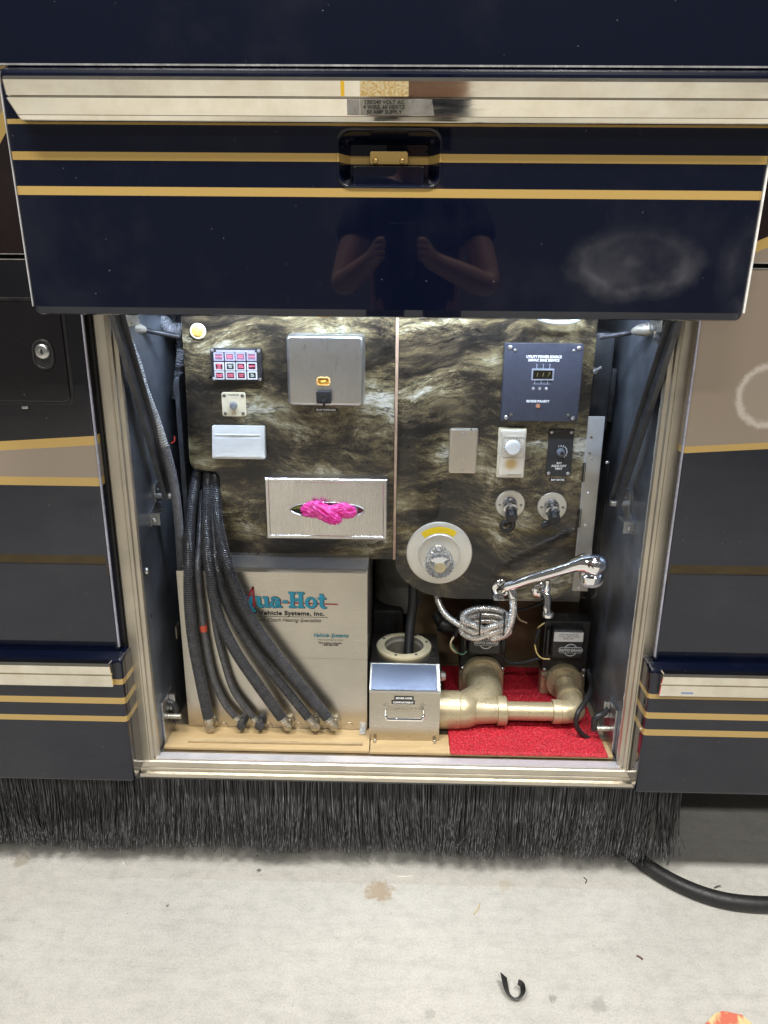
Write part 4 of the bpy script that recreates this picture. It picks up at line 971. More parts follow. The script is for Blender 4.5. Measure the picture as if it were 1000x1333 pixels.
# pale corrugated loom winding down the left wall
pts = [at(163, 432, .05), at(178, 470, .06), at(188, 505, .07), at(203, 545, .085), at(217, 590, .10), at(228, 640, .12), at(234, 700, .15), at(237, 760, .19)]
t = thing('wiring_loom', 'pale ribbed wiring loom hanging beside the left lift arm', 'wiring loom', pts[-1])
P = catmull(pts, 10); mb = MB(); mb.corrugated(P[:38:3]+[P[38]], .0068, .0055, .0015); part('coil_sleeve', mb, worn('pale_sleeve', (.40, .40, .39), .4, scale=80), t)
mb = MB(); mb.corrugated(P[38::3], .0088, .0045, .0010); part('sleeve', mb, HOSE_GREY, t)
mb = MB(); e = at(226, 572, .103); mb.tube(catmull([at(223, 577, .09), at(227, 574, .088), at(227, 568, .088)], 4), .0014, 6); part('red_wire', mb, principled('red_wire', (.45, .03, .02), .5), t)
# dark ribbed conduits up in the left corner
for (a, b, c_, d_, r, Y, lab) in ((209, 415, 222, 560, .0125, .33, 'dark ribbed conduit with cable ties in the upper left corner'), (236, 430, 229, 520, .010, .30, 'thinner dark conduit against the left laminate edge')):
    P = [at(a-2, b-10, Y), at(a, b+20, Y), at((a+c_)/2+2, (b+d_)/2, Y), at(c_, d_, Y)]
    t = thing('conduit', lab, 'conduit', P[-1], 'conduits in the left corner')
    mb = MB(); mb.corrugated(P, r, .006, .0009); part('sleeve', mb, HOSE_GREY, t)
    for f_ in (.35, .72):
        q = catmull(P, 10); q = q[int(f_*(len(q)-1))]; mb = MB(); mb.lathe([(r+.0005, -.003), (r+.0028, -.003), (r+.0028, .003), (r+.0005, .003)], Matrix.Translation(q), 18); part('cable_tie', mb, BLACKP, t)
P = [at(214, 420, .28), at(222, 428, .27), at(232, 430, .27), at(244, 428, .28)]
mb = MB(); mb.corrugated([at(200, 414, .30)]+P, .014, .006, .0012); solo('flexible_duct', mb, HOSE_GREY, 'short grey flexible duct bending behind the top of left laminate', 'duct')
for lab, pts, r in (('black cable running down the rear of the left bay wall', [(196, 410, .36), (200, 500, .36), (207, 600, .34), (214, 700, .32), (222, 820, .30)], .006),
                    ('thin black cable beside the ribbed conduits at left', [(228, 412, .34), (224, 470, .35), (214, 540, .36), (210, 640, .36), (212, 760, .36)], .0042),
                    ('black cable bundle behind the left heater edge', [(205, 560, .42), (212, 700, .40), (222, 800, .38), (226, 900, .34)], .010)):
    P = [at(a, b, Y) for a, b, Y in pts]; mb = MB(); mb.tube(catmull(P, 10), r, 10); solo('cable', mb, RUBBER, lab, 'cable', group='cables along the left wall')
mb = MB(); q = at(226, 800, .22); mb.box(q.x-.012, q.x+.010, .20, .235, q.z-.016, q.z+.014, .003); mb.box(q.x-.004, q.x+.014, .19, .22, q.z-.05, q.z-.018, .003); solo('valve_block', mb, worn('brass_block', (.30, .26, .2), .4, .6), 'small dull brass valve block left of the heater', 'valve block')
# round-topped dark support plate edge next to the left sheet
xa = at(229, 540, .25).x; zt3 = at(233, 489, .25).z
mb = MB(); v = []
prof = [(.255, .32), (.255, zt3-.02), (.262, zt3-.006), (.275, zt3), (.36, zt3), (.36, .32)]
mb.extrude_x(prof, xa, xa+.010); solo('support_plate', mb, worn('support_paint', (.06, .062, .068), .4, .4), 'dark upright support plate with rounded top beside the left sheet', 'support plate')
# bumper stop dangling on the left post, latch hooks at floor level
p = at(186, 750, .03); p.x = -.512
t = thing('retaining_pin', 'small retaining pin dangling from a ring on the left post', 'pin', p)
mb = MB(); mb.lathe([(0, 0), (.006, .001), (.008, .005), (.006, .009), (0, .010)], Matrix.Translation((-.517, .03, at(184, 743, .03).z)) @ Matrix.Rotation(R_(90), 4, 'Y'), 16); part('ring_stud', mb, ZINC, t)
mb = MB(); mb.tube(catmull([at(184, 743, .03), at(187, 752, .03), at(186, 762, .03)], 5), .0018, 8); part('wire_ring', mb, ZINC, t)
mb = MB(); mb.tube([at(184, 765, .03), at(187, 782, .035), at(195, 803, .045)], [.0035, .0045, .0055], 12); part('pin', mb, DARKMETAL, t)
for side, label, pz_, hook in ((-1, 'black latch hook on zinc plate low on the left bay wall', at(212, 905, .10), [(207, 917), (219, 914), (228, 920), (229, 938)]), (1, 'black latch hook on zinc plate low on the right bay wall', at(790, 915, .10), [(792, 923), (784, 930), (775, 935), (773, 950)])):
    xw = -.517 if side < 0 else .489
    t = thing('latch_hook', label, 'latch', (xw, .08, ZF+.0), 'door latches')
    z = pz_.z; xa, xb = sorted((xw, xw-side*.006)); mb = MB(); mb.box(xa, xb, .045, .115, ZF+.002, z+.015, .0015); part('plate', mb, ZINC, t)
    mb = MB(); xa, xb = sorted((xw-side*.006, xw-side*.020)); mb.box(xa, xb, .085, .095, z-.03, z+.012, .002); part('rib', mb, ZINC, t)
    P = [at(a, b, .085) for a, b in hook]; mb = MB(); mb.tube(catmull(P, 6), .0072, 10); part('hook', mb, worn('hook_black', (.03, .031, .034), .4, .3), t)
    mb = MB(); q = P[1]+Vector((0, 0, -.03)); mb.cyl((xw, .075, q.z), (xw-side*.034, .075, q.z), .006); part('striker_pin', mb, worn('dull_zinc', (.5, .48, .42), .4, .8), t)

# ================================================================== floor boards
x0, x1, x2 = -.5165, at(481, 975, .03).x, .4885
ya = az(300, 977, ZF).y
mb = MB(); mb.box(x0+.003, x1-.001, ya, .12, ZF-.001, ZF+.006, .0015); solo('floor_board', mb, WOOD, 'tan wooden floor board in front of the heater', 'board', group='bay floor boards')
mb = MB(); mb.box(x1+.001, x2-.004, ya-.002, .10, ZF-.001, ZF+.0065, .0015); solo('floor_board', mb, WOOD, 'tan wooden floor board in front of the steel box and red mat', 'board', group='bay floor boards')
a, b = az(245, 966, ZF+.006), az(472, 970, ZF+.006); mb = MB(); mb.bar(a+Vector((0, 0, .0025)), b+Vector((0, 0, .0025)), .0065, .004, (0, 0, 1)); solo('thin_batten', mb, worn('batten', (.40, .30, .17), .5, stretch=(1, 8, 8)), 'thin wooden batten lying on the tan board', 'batten')

# ================================================================== heater
YH = .115
a = at(233, 743, YH); zt = a.z; xh0 = at(239, 850, YH).x; xh1 = at(478, 850, YH).x; zb = ZF+.0065
t = thing('heater', 'tan steel water heater box lettered in blue and red under the left sheet', 'heater', ((xh0+xh1)/2, YH, zb))
HEAT = brushed('heater_steel', (.53, .495, .43), .32, (2, 50, 50), .07)
mb = MB(); mb.box(xh0, xh1, YH, .50, zb, zt, .0015); part('case', mb, worn('heater_case', (.40, .37, .33), .35, .9), t)
zm = at(400, 856, YH).z
mb = MB(); mb.box(xh0-.0005, xh1+.0005, YH-.0032, YH+.02, zm+.0001, zt+.0015, .0004); pu = part('upper_front', mb, HEAT, t)
mb = MB(); mb.box(xh0-.0005, xh1+.0005, YH-.003, YH+.02, zb+.001, zm-.0001, .0004); pl = part('lower_front', mb, HEAT, t)
mb = MB(); mb.box(xh0, xh1, YH+.021, .21, zt+.0003, zt+.0018); part('top_plate', mb, principled('heater_top', (.52, .51, .50), .25, .85), t)
yF = YH-.0038
# lettering, built stroke by stroke with slab serifs
def glyphs(cap):
    xh = cap*.68; st_ = cap*.24; th = cap*.11; G = {}
    def bx(x0, x1, z0, z1): return [(x0, z0), (x1, z0), (x1, z1), (x0, z1)]
    def ringp(cx_, cz_, rx, rz, tx, tz, a0=0, a1=360, n=26):
        o = [(cx_+rx*math.cos(R_(a0+(a1-a0)*k/n)), cz_+rz*math.sin(R_(a0+(a1-a0)*k/n))) for k in range(n+1)]
        i = [(cx_+(rx-tx)*math.cos(R_(a0+(a1-a0)*k/n)), cz_+(rz-tz)*math.sin(R_(a0+(a1-a0)*k/n))) for k in range(n+1)]
        return [[o[k], o[k+1], i[k+1], i[k]] for k in range(n)]
    w = cap*.92; se = cap*.09
    G['H'] = ([bx(se, se+st_, 0, cap), bx(w-se-st_, w-se, 0, cap), bx(se, w-se, cap*.44, cap*.44+th*1.3)]+[bx(c-se*1.05, c+st_+se*1.05, z, z+th) for c in (se, w-se-st_) for z in (0, cap-th)], w*1.03)
    G['o'] = (ringp(cap*.36, xh/2, cap*.36, xh*.53, st_*.95, th*1.1), cap*.74)
    G['t'] = ([bx(cap*.12, cap*.12+st_, th, cap*.9), bx(0, cap*.5, xh-th, xh)]+ringp(cap*.36, cap*.2, cap*.24, cap*.22, st_, th*1.2, 180, 320, 14), cap*.55)
    G['u'] = ([bx(cap*.06, cap*.06+st_, cap*.16, xh), bx(-cap*.04, cap*.1, xh-th, xh), bx(cap*.50, cap*.50+st_, 0, xh), bx(cap*.40, cap*.55, xh-th, xh), bx(cap*.6, cap*.84, 0, th)]+ringp(cap*.30, cap*.24, cap*.24, cap*.26, st_*.8, th*1.5, 180, 330, 14), cap*.80)
    G['a'] = ([bx(cap*.40, cap*.40+st_, 0, xh*.72), bx(cap*.5, cap*.74, 0, th)]+ringp(cap*.26, xh*.31, cap*.26, xh*.34, st_*.85, th)+ringp(cap*.34, xh*.68, cap*.30, xh*.32, st_*.9, th*1.2, 0, 165, 14), cap*.74)
    G['q'] = ([bx(cap*.44, cap*.44+st_, -cap*.3, xh), bx(cap*.34, cap*.78, -cap*.3, -cap*.3+th)]+ringp(cap*.30, xh/2, cap*.30, xh*.53, st_*.9, th), cap*.78)
    G['-'] = ([bx(cap*.02, cap*.34, xh*.42, xh*.42+th*1.5)], cap*.38)
    return G
def word(parent, s, x, z, cap, mat, y, name):
    G = glyphs(cap); mb = MB()
    for ch in s:
        P_, adv = G[ch]
        for i, q in enumerate(P_):
            yy = y-.00002*i
            mb.add([(x+c[0], yy, z+c[1]) for c in q], [tuple(range(len(q)))])
        x += adv
    return part(name, mb, mat, parent)
cap = at(400, 771, yF).z-at(400, 791.5, yF).z
G = glyphs(cap); wid = sum(G[c][1] for c in 'ua-Hot')
xe = at(425.5, 780, yF).x; xsq = xe-wid-G['q'][1]; zl0 = at(400, 791.5, yF).z
word(pu, 'qua-Hot', xsq+.0017, zl0-.0014, cap, BLACK, yF-.0001, 'letter_shadow')
word(pu, 'qua-Hot', xsq, zl0, cap, BLUE, yF-.0006, 'letters')
mb = MB()
A = [at(318, 790, yF), at(329.5, 764, yF), at(331, 790, yF)]
y_ = yF-.0011
def strok(p, q, w0, w1):
    d = Vector((q.x-p.x, 0, q.z-p.z)).normalized(); n = Vector((-d.z, 0, d.x))
    mb.add([(p.x+n.x*w0, y_, p.z+n.z*w0), (q.x+n.x*w1, y_, q.z+n.z*w1), (q.x-n.x*w1, y_, q.z-n.z*w1), (p.x-n.x*w0, y_, p.z-n.z*w0)], [(0, 1, 2, 3)])
strok(A[0], A[1], .0012, .0022); strok(A[1], A[2], .0018, .0026)
part('red_peak', mb, RED, pu)
mb = MB(); y_ = yF-.0003; q0, q1 = at(345, 784, yF), at(440, 787, yF); strok(q0, q1, .0018, .0012); part('red_line', mb, RED, pu)
tz = lambda py: at(400, py, yF).z
text(pu, 'By Vehicle Systems, inc.', ((at(320, 800, yF).x+at(427, 800, yF).x)/2, yF-.0002, tz(799)), .0135, BLACK, .0005, 1.17, name='maker_line', spacing=1.08)
mb = MB(); mb.box(at(330, 803, yF).x, at(427, 803, yF).x, yF-.0002, yF, tz(803.6), tz(803.2)); part('rule', mb, BLACK, pu)
text(pu, 'Motor Coach Heating Specialists', ((at(318, 808, yF).x+at(427, 808, yF).x)/2, yF-.0002, tz(808)), .0118, BLACK, .0, .98, .5, name='slogan')
text(pu, 'Vehicle Systems', (at(430, 827, yF).x, yF-.0002, tz(827)), .0125, principled('teal_ink', (.02, .16, .20), .5), .0003, .98, .5, name='logo_script')
text(pu, 'INCORPORATED', (at(430, 832.5, yF).x, yF-.0002, tz(832.8)), .0048, BLACK, 0, 1, 0, spacing=1.7, name='logo_small')
text(pu, 'Fort Lupton, Colorado\n1-800-685-4298', (at(430, 838, yF).x, yF-.0002, tz(838)), .0056, BLACK, .0001, 1, name='address')
# fittings along the foot of the heater
FIT = [(273, 944), (314, 941), (338, 941), (374, 942), (410, 942), (434, 942)]
for i, (px, py) in enumerate(FIT):
    q = at(px, py, YH-.02)
    big = i not in (1, 2)
    mb = MB(); mb.lathe([(0, 0), (.014 if big else .012, 0), (.014 if big else .012, .006), (.009, .007), (.009, .022), (.011, .023), (.011, .029), (.0, .031)], facing((q.x+.002, YH-.003, q.z-.002)), 6 if i % 2 else 18)
    part('pipe_fitting', mb, worn('fitting_metal', (.42, .38, .30), .35, .9, scale=60) if big else DARKMETAL, t)
for px in (292, 350, 389, 455):
    q = at(px, 944, YH); mb = MB(); mb.lathe([(0, .0015), (.009, .0015), (.0095, 0)], facing((q.x, YH-.003, q.z)), 20); part('knockout', mb, HEAT, t)
q = at(473, 963, YH); mb = MB(); mb.box(q.x-.008, q.x+.006, YH-.024, YH+.01, zb, zb+.003); mb.box(q.x-.008, q.x+.006, YH-.006, YH-.003, zb, zb+.018); part('foot_clip', mb, ZINC, t)
# ---- hoses falling in front of the heater
def hose(label, pts, r, ribbed, tape=None, group='heater hoses'):
    P = [at(a, b, Y) for a, b, Y in pts]
    t = thing('heater_hose', label, 'hose', P[-1], group)
    mb = MB()
    if ribbed: mb.corrugated(P, r, .0046, .0015)
    else: mb.tube(resample(catmull(P, 16), .006), r, 14)
    part('tube', mb, HOSE, t)
    d = (P[-1]-P[-2]).normalized()
    mb = MB(); mb.tube([P[-1]-d*.008, P[-1]+d*.002, P[-1]+d*.004, P[-1]+d*.012], [r*1.12, r*1.12, r*.9, r*.85], 14); part('end_collar', mb, worn('collar_metal', (.5, .47, .40), .35, .85, scale=60), t)
    if tape:
        C_ = catmull(P, 16); i = min(range(len(C_)), key=lambda k: (C_[k]-at(*tape)).length)
        mb = MB(); mb.tube([C_[i-2].lerp(C_[i], .2), C_[i], C_[i+2].lerp(C_[i], .2)], r*1.1, 14); part('red_tape', mb, principled('red_tape', (.42, .06, .03), .5), t)
H0 = .262
hose('leftmost thick ribbed black hose dropping almost straight to the heater foot', [(262, 600, .27), (255, 625, .25), (248, 670, .19), (246, 720, .12), (246, 770, .088), (251, 830, .085), (261, 885, .085), (272, 937, .088)], .0112, True)
hose('thin smooth black hose marked with red tape', [(264, 640, .25), (260, 700, .17), (258, 740, .108), (262, 790, .098), (267, 830, .098), (277, 880, .098), (292, 915, .098), (309, 936, .098)], .0078, False, (267, 818, .098))
hose('thick ribbed black hose in the middle, ending third from the right', [(272, 600, .265), (270, 640, .235), (269, 690, .16), (273, 745, .092), (284, 800, .08), (305, 845, .08), (335, 890, .082), (369, 937, .088)], .0112, True)
hose('thin smooth black hose tucked behind the thick middle one', [(276, 720, .15), (276, 770, .105), (282, 820, .102), (291, 858, .102), (305, 900, .100), (332, 937, .098)], .0076, False)
hose('medium ribbed black hose, second from the right at the heater foot', [(278, 620, .262), (279, 690, .17), (284, 745, .102), (300, 795, .095), (330, 845, .092), (366, 890, .090), (404, 937, .088)], .0096, True)
hose('thick ribbed black hose sweeping farthest right across the heater', [(280, 600, .27), (281, 635, .24), (284, 680, .18), (296, 735, .095), (318, 790, .085), (350, 840, .083), (388, 888, .085), (429, 937, .088)], .0112, True)
p = at(281, 620, .262); mb = MB(); mb.cyl((p.x, .262, p.z-.02), (p.x, .262, p.z+.05), .009); solo('copper_stub', mb, BRASS, 'short brass pipe stub above the rightmost heater hose', 'pipe')
# grey barrel and dark filler box in the gap between heater and pipes
mb = MB(); q = at(525, 765, .48); mb.lathe([(0, 0), (.05, 0), (.07, .012), (.078, .04), (.08, .3), (0, .3)], Matrix.Translation((q.x, .50, at(525, 800, .45).z)), 36); solo('tank', mb, worn('grey_tank', (.20, .20, .18), .5), 'dim grey cylindrical tank behind the gap below the panel joint', 'tank')
# black box added only to darken the gap
mb = MB(); q = at(500, 840, .42); mb.box(q.x-.03, q.x+.05, .40, .52, ZF, at(500, 790, .42).z, .01); solo('filler_box', mb, BLACKP, 'black box added to darken the gap behind the steel sewer box', 'filler')

# ================================================================== sewer hose box
zb = ZF+.0065
YS = az(527, 964, zb).y
x0, x1 = at(481, 930, YS).x, at(572.5, 930, YS).x
zf1 = at(527, 900, YS).z                             # fold between front and slope
t = thing('sewer_box', 'brushed steel sewer hose box with sloped front, handle and cream collar', 'steel box', ((x0+x1)/2, YS, zb))
ztop, Yt = zf1, YS
while at(527, 864, Yt).z > ztop: ztop += .0005; Yt = YS+1.85*(ztop-zf1)
Yk = Yt+.15
cq = az(526, 843, ztop); R0 = (at(562, 843, cq.y).x-at(491, 843, cq.y).x)/2
BOXST = brushed('box_steel', (.52, .48, .40), .3, (2, 50, 50), .06)
mb = MB(); xi0, xi1 = x0, x1
P_ = [(YS, zb), (YS, zf1), (Yt, ztop), (Yk, ztop), (Yk, zb)]
v = [(x, a, b) for x in (x0, x1) for a, b in P_]
mb.add(v, [(0, 1, 2, 3, 4), (9, 8, 7, 6, 5), (0, 5, 6, 1), (1, 6, 7, 2), (3, 8, 9, 4), (4, 9, 5, 0)]); part('case', mb, BOXST, t, 20)
nn_ = 48; inn = [(cq.x+R0*.72*math.cos(2*math.pi*(k_+.5)/nn_), cq.y+R0*.72*math.sin(2*math.pi*(k_+.5)/nn_)) for k_ in range(nn_)]; out_ = []
for q in inn:
    d = Vector((q[0]-cq.x, q[1]-cq.y)).normalized(); f_s = min([((x1 if d.x > 0 else x0)-cq.x)/d.x if abs(d.x) > 1e-6 else 9, ((Yk if d.y > 0 else Yt)-cq.y)/d.y if abs(d.y) > 1e-6 else 9]); out_.append((cq.x+d.x*f_s, cq.y+d.y*f_s))
mb = MB(); mb.add([(a, b, ztop) for a, b in out_]+[(a, b, ztop) for a, b in inn], [(i, (i+1) % nn_, nn_+(i+1) % nn_, nn_+i) for i in range(nn_)]); part('top', mb, brushed('box_top_steel', (.34, .33, .31), .3, (2, 50, 50), .1), t)
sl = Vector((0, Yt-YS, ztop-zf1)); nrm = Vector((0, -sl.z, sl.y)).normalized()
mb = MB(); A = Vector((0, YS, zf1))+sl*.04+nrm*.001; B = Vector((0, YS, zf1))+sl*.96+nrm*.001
mb.add([(x0+.003, A.y, A.z), (x1-.006, A.y, A.z), (x1-.008, B.y, B.z), (x0+.004, B.y, B.z)], [(0, 1, 2, 3)]); part('slope_reflection', mb, brushed('slope_reflection_steel', (.13, .14, .17), .2, (2, 50, 50), .15), t)  # steel coloured dark blue-grey to imitate the navy door reflected in it
mb = MB(); mb.box(x0-.001, x1+.002, YS-.0025, YS+.0005, zf1-.003, zf1+.0025, .001); part('hem', mb, STEEL_H, t)
for px, py in ((488, 966), (566, 967)): q = az(px, py, zb+.001); screw(t, (q.x, q.y, zb+.004), .0042)
q0, q1 = at(502, 927, YS-.012), at(551.5, 927, YS-.012); zh = at(527, 936, YS-.022).z; zh1 = at(527, 926, YS).z
mb = MB(); P = [Vector((q0.x, YS, zh1)), Vector((q0.x, YS-.014, zh1-.002)), Vector((q0.x, YS-.020, zh+.008)), Vector((q0.x+.003, YS-.022, zh)), Vector((q0.x+.010, YS-.022, zh-.001)), Vector((q1.x-.010, YS-.022, zh-.001)), Vector((q1.x-.003, YS-.022, zh)), Vector((q1.x, YS-.020, zh+.008)), Vector((q1.x, YS-.014, zh1-.002)), Vector((q1.x, YS, zh1))]
mb.tube(catmull(P, 4), .0038, 10); part('handle', mb, CHROME, t, 60)
for px, py, w, h, s_ in ((526, 908.5, .043, .0085, 'SEWER HOSE'), (525, 914, .052, .0085, 'COMPARTMENT')):
    q = at(px, py, YS); mb = MB(); mb.box(q.x-w/2, q.x+w/2, YS-.0018, YS-.0002, q.z-h/2, q.z+h/2, .0004); pp = part('name_strip', mb, BLACK, t); text(pp, s_, (q.x, YS-.0022, q.z), .0062, WHITE, .0003)
# cream collar with dark throat
mb = MB(); mb.lathe([(R0*.70, -.004), (R0*.70, .006), (R0*.74, .0085), (R0*.92, .0085), (R0, .006), (R0, .0005)], Matrix.Translation((cq.x, cq.y, ztop)), 56, False); cl = part('collar', mb, CREAM, t, 30)
mb = MB(); mb.lathe([(R0*.70, .004), (R0*.69, -.004), (R0*.62, -.008), (R0*.62, -.03), (R0*.60, -.055), (0, -.055)], Matrix.Translation((cq.x, cq.y, ztop+.004)), 40, False); part('throat', mb, worn('throat', (.24, .22, .17), .5), t)
for a_ in (60, 150, 250, 300, 15): mb = MB(); mb.lathe([(0, .0009), (.0032, .0009), (.0036, 0)], Matrix.Translation((cq.x+R0*.86*math.cos(R_(a_)), cq.y+R0*.86*math.sin(R_(a_)), ztop+.0084)), 10); part('collar_screw', mb, DARKMETAL, cl)
q = at(576, 880, YS+.05); mb = MB(); mb.lathe([(0, 0), (.009, 0), (.012, .006), (.009, .014), (0, .016)], Matrix.Translation((x1, YS+.06, at(578, 880, YS+.06).z)) @ Matrix.Rotation(R_(90), 4, 'Y'), 7); part('side_knob', mb, ZINC, t)
# black drain hose standing in the collar
P = [at(538, 770, .27), at(537, 790, .265), at(534, 815, cq.y+.035), Vector((at(531, 855, cq.y).x, cq.y-.012, ztop-.03))]
mb = MB(); mb.tube(catmull([P[0]+Vector((0, 0, .10))]+P, 8), .0115, 18)
solo('drain_hose', mb, RUBBER, 'smooth black hose standing in the cream collar of the steel box', 'hose')

# ================================================================== red mat
za = zb+.0005
c = [az(586, 952, za), az(586, 982, za), az(788, 983, za), az(772, 937, za)]
xm0 = c[1].x; xm1 = az(787, 975, za).x; ym0 = c[1].y; ym1 = .405
mb = MB(); nx, ny = 190, 190; v = []; f = []
for j in range(ny+1):
    for i in range(nx+1):
        x = xm0+(xm1-xm0)*i/nx; y = ym0+(ym1-ym0)*j/ny
        e = min(i, nx-i, j, ny-j)
        h = .007+.0035*noise.noise(Vector((x*260, y*260, 0)))+.003*noise.noise(Vector((x*560, y*560, 3)))
        if e == 0: h = 0; x += .0015*noise.noise(Vector((x*90, y*90, 9))); y += .0015*noise.noise(Vector((x*90, y*90, 5)))
        v.append((x, y, za+max(0, h))); 
f = [(j*(nx+1)+i, j*(nx+1)+i+1, (j+1)*(nx+1)+i+1, (j+1)*(nx+1)+i) for j in range(ny) for i in range(nx)]
mb.add(v, f); solo('red_mat', mb, REDMAT, 'bright red looped vinyl mat under the bronze pipes', 'mat', sharp=180)

# ================================================================== bronze drain pipes
YA = .135
za_ = at(600, 924, YA).z
Rb = .044
def X(px, Y=YA, py=922): return at(px, py, Y).x
xv1, xv2 = at(627, 890, .27).x, at(733, 890, .27).x
t = thing('drain_pipe', 'bronze painted drain pipe running from steel box to both valves', 'pipe', (X(650), YA, ZF+.01))
ax = lambda x, y=YA, z=za_: Vector((x, y, z))
XR90 = Matrix.Rotation(R_(90), 4, 'Y')
mb = MB(); xa = x1+.001; L1 = X(598)-xa; mb.lathe([(0, 0), (Rb, 0), (Rb, .002), (Rb*1.0, L1-.002), (Rb*.98, L1), (Rb*.92, L1+.001)], Matrix.Translation(ax(xa)) @ XR90, 40); part('coupling', mb, PIPE, t)
# wye: sweeps from the coupling back towards the left valve
P = [ax(X(597)), ax(X(604)), ax(X(612), YA+.012), ax(xv1-.004, YA+.045, za_+.006), ax(xv1, YA+.085, za_+.012), ax(xv1, .262, za_+.016)]
mb = MB(); Q = catmull(P, 8); mb.tube(Q, [Rb*.95]*len(Q), 30); wy = part('wye', mb, PIPE, t, 60)
mb = MB(); Q = [ax(X(606)), ax(X(618)), ax(X(632)), ax(X(648))]; mb.tube(Q, [Rb*.86, Rb*.76, .031, .029], 28); part('reducer', mb, PIPE, t, 60)
mb = MB(); mb.lathe([(0, 0), (.0335, 0), (.034, .001), (.034, .019), (.033, .021), (.024, .0215)], Matrix.Translation(ax(X(647))) @ XR90, 36); part('hub', mb, PIPE, t)
Rp = .0215
mb = MB(); mb.cyl(ax(X(655)), ax(X(722)), Rp, seg=28); part('straight_pipe', mb, PIPE, t)
mb = MB(); mb.lathe([(0, 0), (.0275, 0), (.028, .001), (.028, .018), (.026, .020)], Matrix.Translation(ax(X(719))) @ XR90, 32); part('elbow_hub', mb, PIPE, t)
xe_ = xv2
P = [ax(X(729)), ax(xe_-.022), ax(xe_-.004, YA+.006), ax(xe_, YA+.028), ax(xe_, YA+.05), ax(xe_, .25)]
mb = MB(); Q = catmull(P, 8); mb.tube(Q, [.0265]*len(Q), 28); part('elbow', mb, PIPE, t, 60)
mb = MB(); mb.lathe([(.026, 0), (.0305, .001), (.031, .003), (.031, .018), (.026, .019)], Matrix.Translation((xe_, YA+.055, za_)) @ Matrix.Rotation(R_(-90), 4, 'X'), 32); part('elbow_hub', mb, PIPE, t)
for px, py in ((632, 872), (604, 950)):
    q = at(px, py, YA-.02); mb = MB(); mb.lathe([(0, .002), (.003, .0015), (.004, 0)], facing((q.x, YA-.036, q.z)), 10)
# ================================================================== motor drain valves
def valve(label, xv, zax, Y, top_px, cov, lab, wires, logo_px, hubr):
    zt = at((cov[0]+cov[1])/2, top_px, Y-.03).z
    w = .056
    t = thing('drain_valve', label, 'drain valve', (xv, Y+.02, ZF+.01), 'motor drain valves')
    zmid = at(xv, 0, Y).z if False else zax
    zsplit = at(627, 873, Y-.002).z
    mb = MB(); mb.box(xv-w, xv+w, Y, Y+.05, zsplit, zt-.004, .004); bd = part('motor_body', mb, BLACKP, t)
    mb = MB(); mb.box(xv-w, xv+w, Y-.002, Y+.03, zax-w, zsplit-.001, .006); fl = part('gate_body', mb, PIPE, t)
    mb = MB(); mb.lathe([(hubr*.85, .0), (hubr*1.02, .0), (hubr*1.04, -.006), (hubr*1.04, -.016), (hubr, -.020), (hubr*.8, -.021)], Matrix.Translation((xv, Y, zax)) @ Matrix.Rotation(R_(-90), 4, 'X'), 40); part('gate_hub', mb, PIPE, t, 50)
    for sx in (-1, 1):
        for dz in (.006, -.010): inst('bolt', SCREW_ME, t, (xv+sx*(w-.007), Y-.003, zsplit+dz), (0, 0, 0), .0062 if dz > 0 else .005)
    # raised motor cover
    c0, c1 = at(cov[0], cov[3], Y-.03), at(cov[1], cov[2], Y-.03)
    mb = MB(); mb.prism(rrect(c0.x, c1.x, c0.z, c1.z, .008), Y, Y-.030, .007); cv = part('motor_cover', mb, BLACKP, t, 50)
    mb = MB(); mb.box(xv-w+.004, c0.x-.002, Y-.016, Y+.002, c0.z-.004, c1.z-.006, .003); part('cable_gland', mb, BLACKP, t)
    lz = at(*logo_px, Y-.031).z; lx = at(*logo_px, Y-.031).x
    SIL = worn('badge_silver', (.55, .56, .56), .35, .3)
    mb = MB(); mb.ring(ellipse(lx, lz, .0165, .0165, 36), ellipse(lx, lz, .0145, .0145, 36), Y-.0298, Y-.0309); rg = part('badge_ring', mb, SIL, cv)
    mb = MB(); mb.prism(rrect(lx-.0295, lx+.0295, lz-.0078, lz+.0078, .0077), Y-.0298, Y-.0314); part('badge', mb, SIL, cv)
    mb = MB(); mb.prism(rrect(lx-.0282, lx+.0282, lz-.0066, lz+.0066, .0065), Y-.0310, Y-.0317); part('badge_field', mb, worn('badge_dark', (.05, .06, .065), .4), cv)
    text(cv, 'AUTO DRAIN', (lx, Y-.0321, lz), .0092, SIL, .0005, .98)
    for q in lab:
        a, b = at(q[0], q[3], Y-.031), at(q[1], q[2], Y-.031); mb = MB(); mb.box(a.x, b.x, (Y-.0312) if q[4] else Y-.0015, (Y-.0295) if q[4] else Y+.001, a.z, b.z); st_ = part('data_label', mb, STICKER, cv)
        if q[4]:
            for k_ in range(3): text(st_, ('GATE VALVE MOTOR', '12 VDC  OPEN / CLOSE', 'SERIAL 0481')[k_], ((a.x+b.x)/2, Y-.0316, b.z-.005-.0055*k_), .0048, BLACK)
    mb = MB(); mb.lathe([(0, 0), (.012, 0), (.012, .006), (.006, .007), (.006, .013), (0, .014)], Matrix.Translation(((c0.x+c1.x)/2, Y+.012, zt-.004)), 7); part('vent_cap', mb, BLACKP, t)
    return t
valve('motor drain valve with bare cover behind the coiled shower hose', xv1, za_+.016, .275, 812, (609, 655, 821, 853), [(630, 643, 847, 850.5, 0)], None, (633, 837), .050)
valve('motor drain valve with white data label near the right wall', xv2, za_+.004, .275, 814, (717, 763, 821, 858), [(721, 760, 824, 835, 1)], None, (743, 846.5), .044)
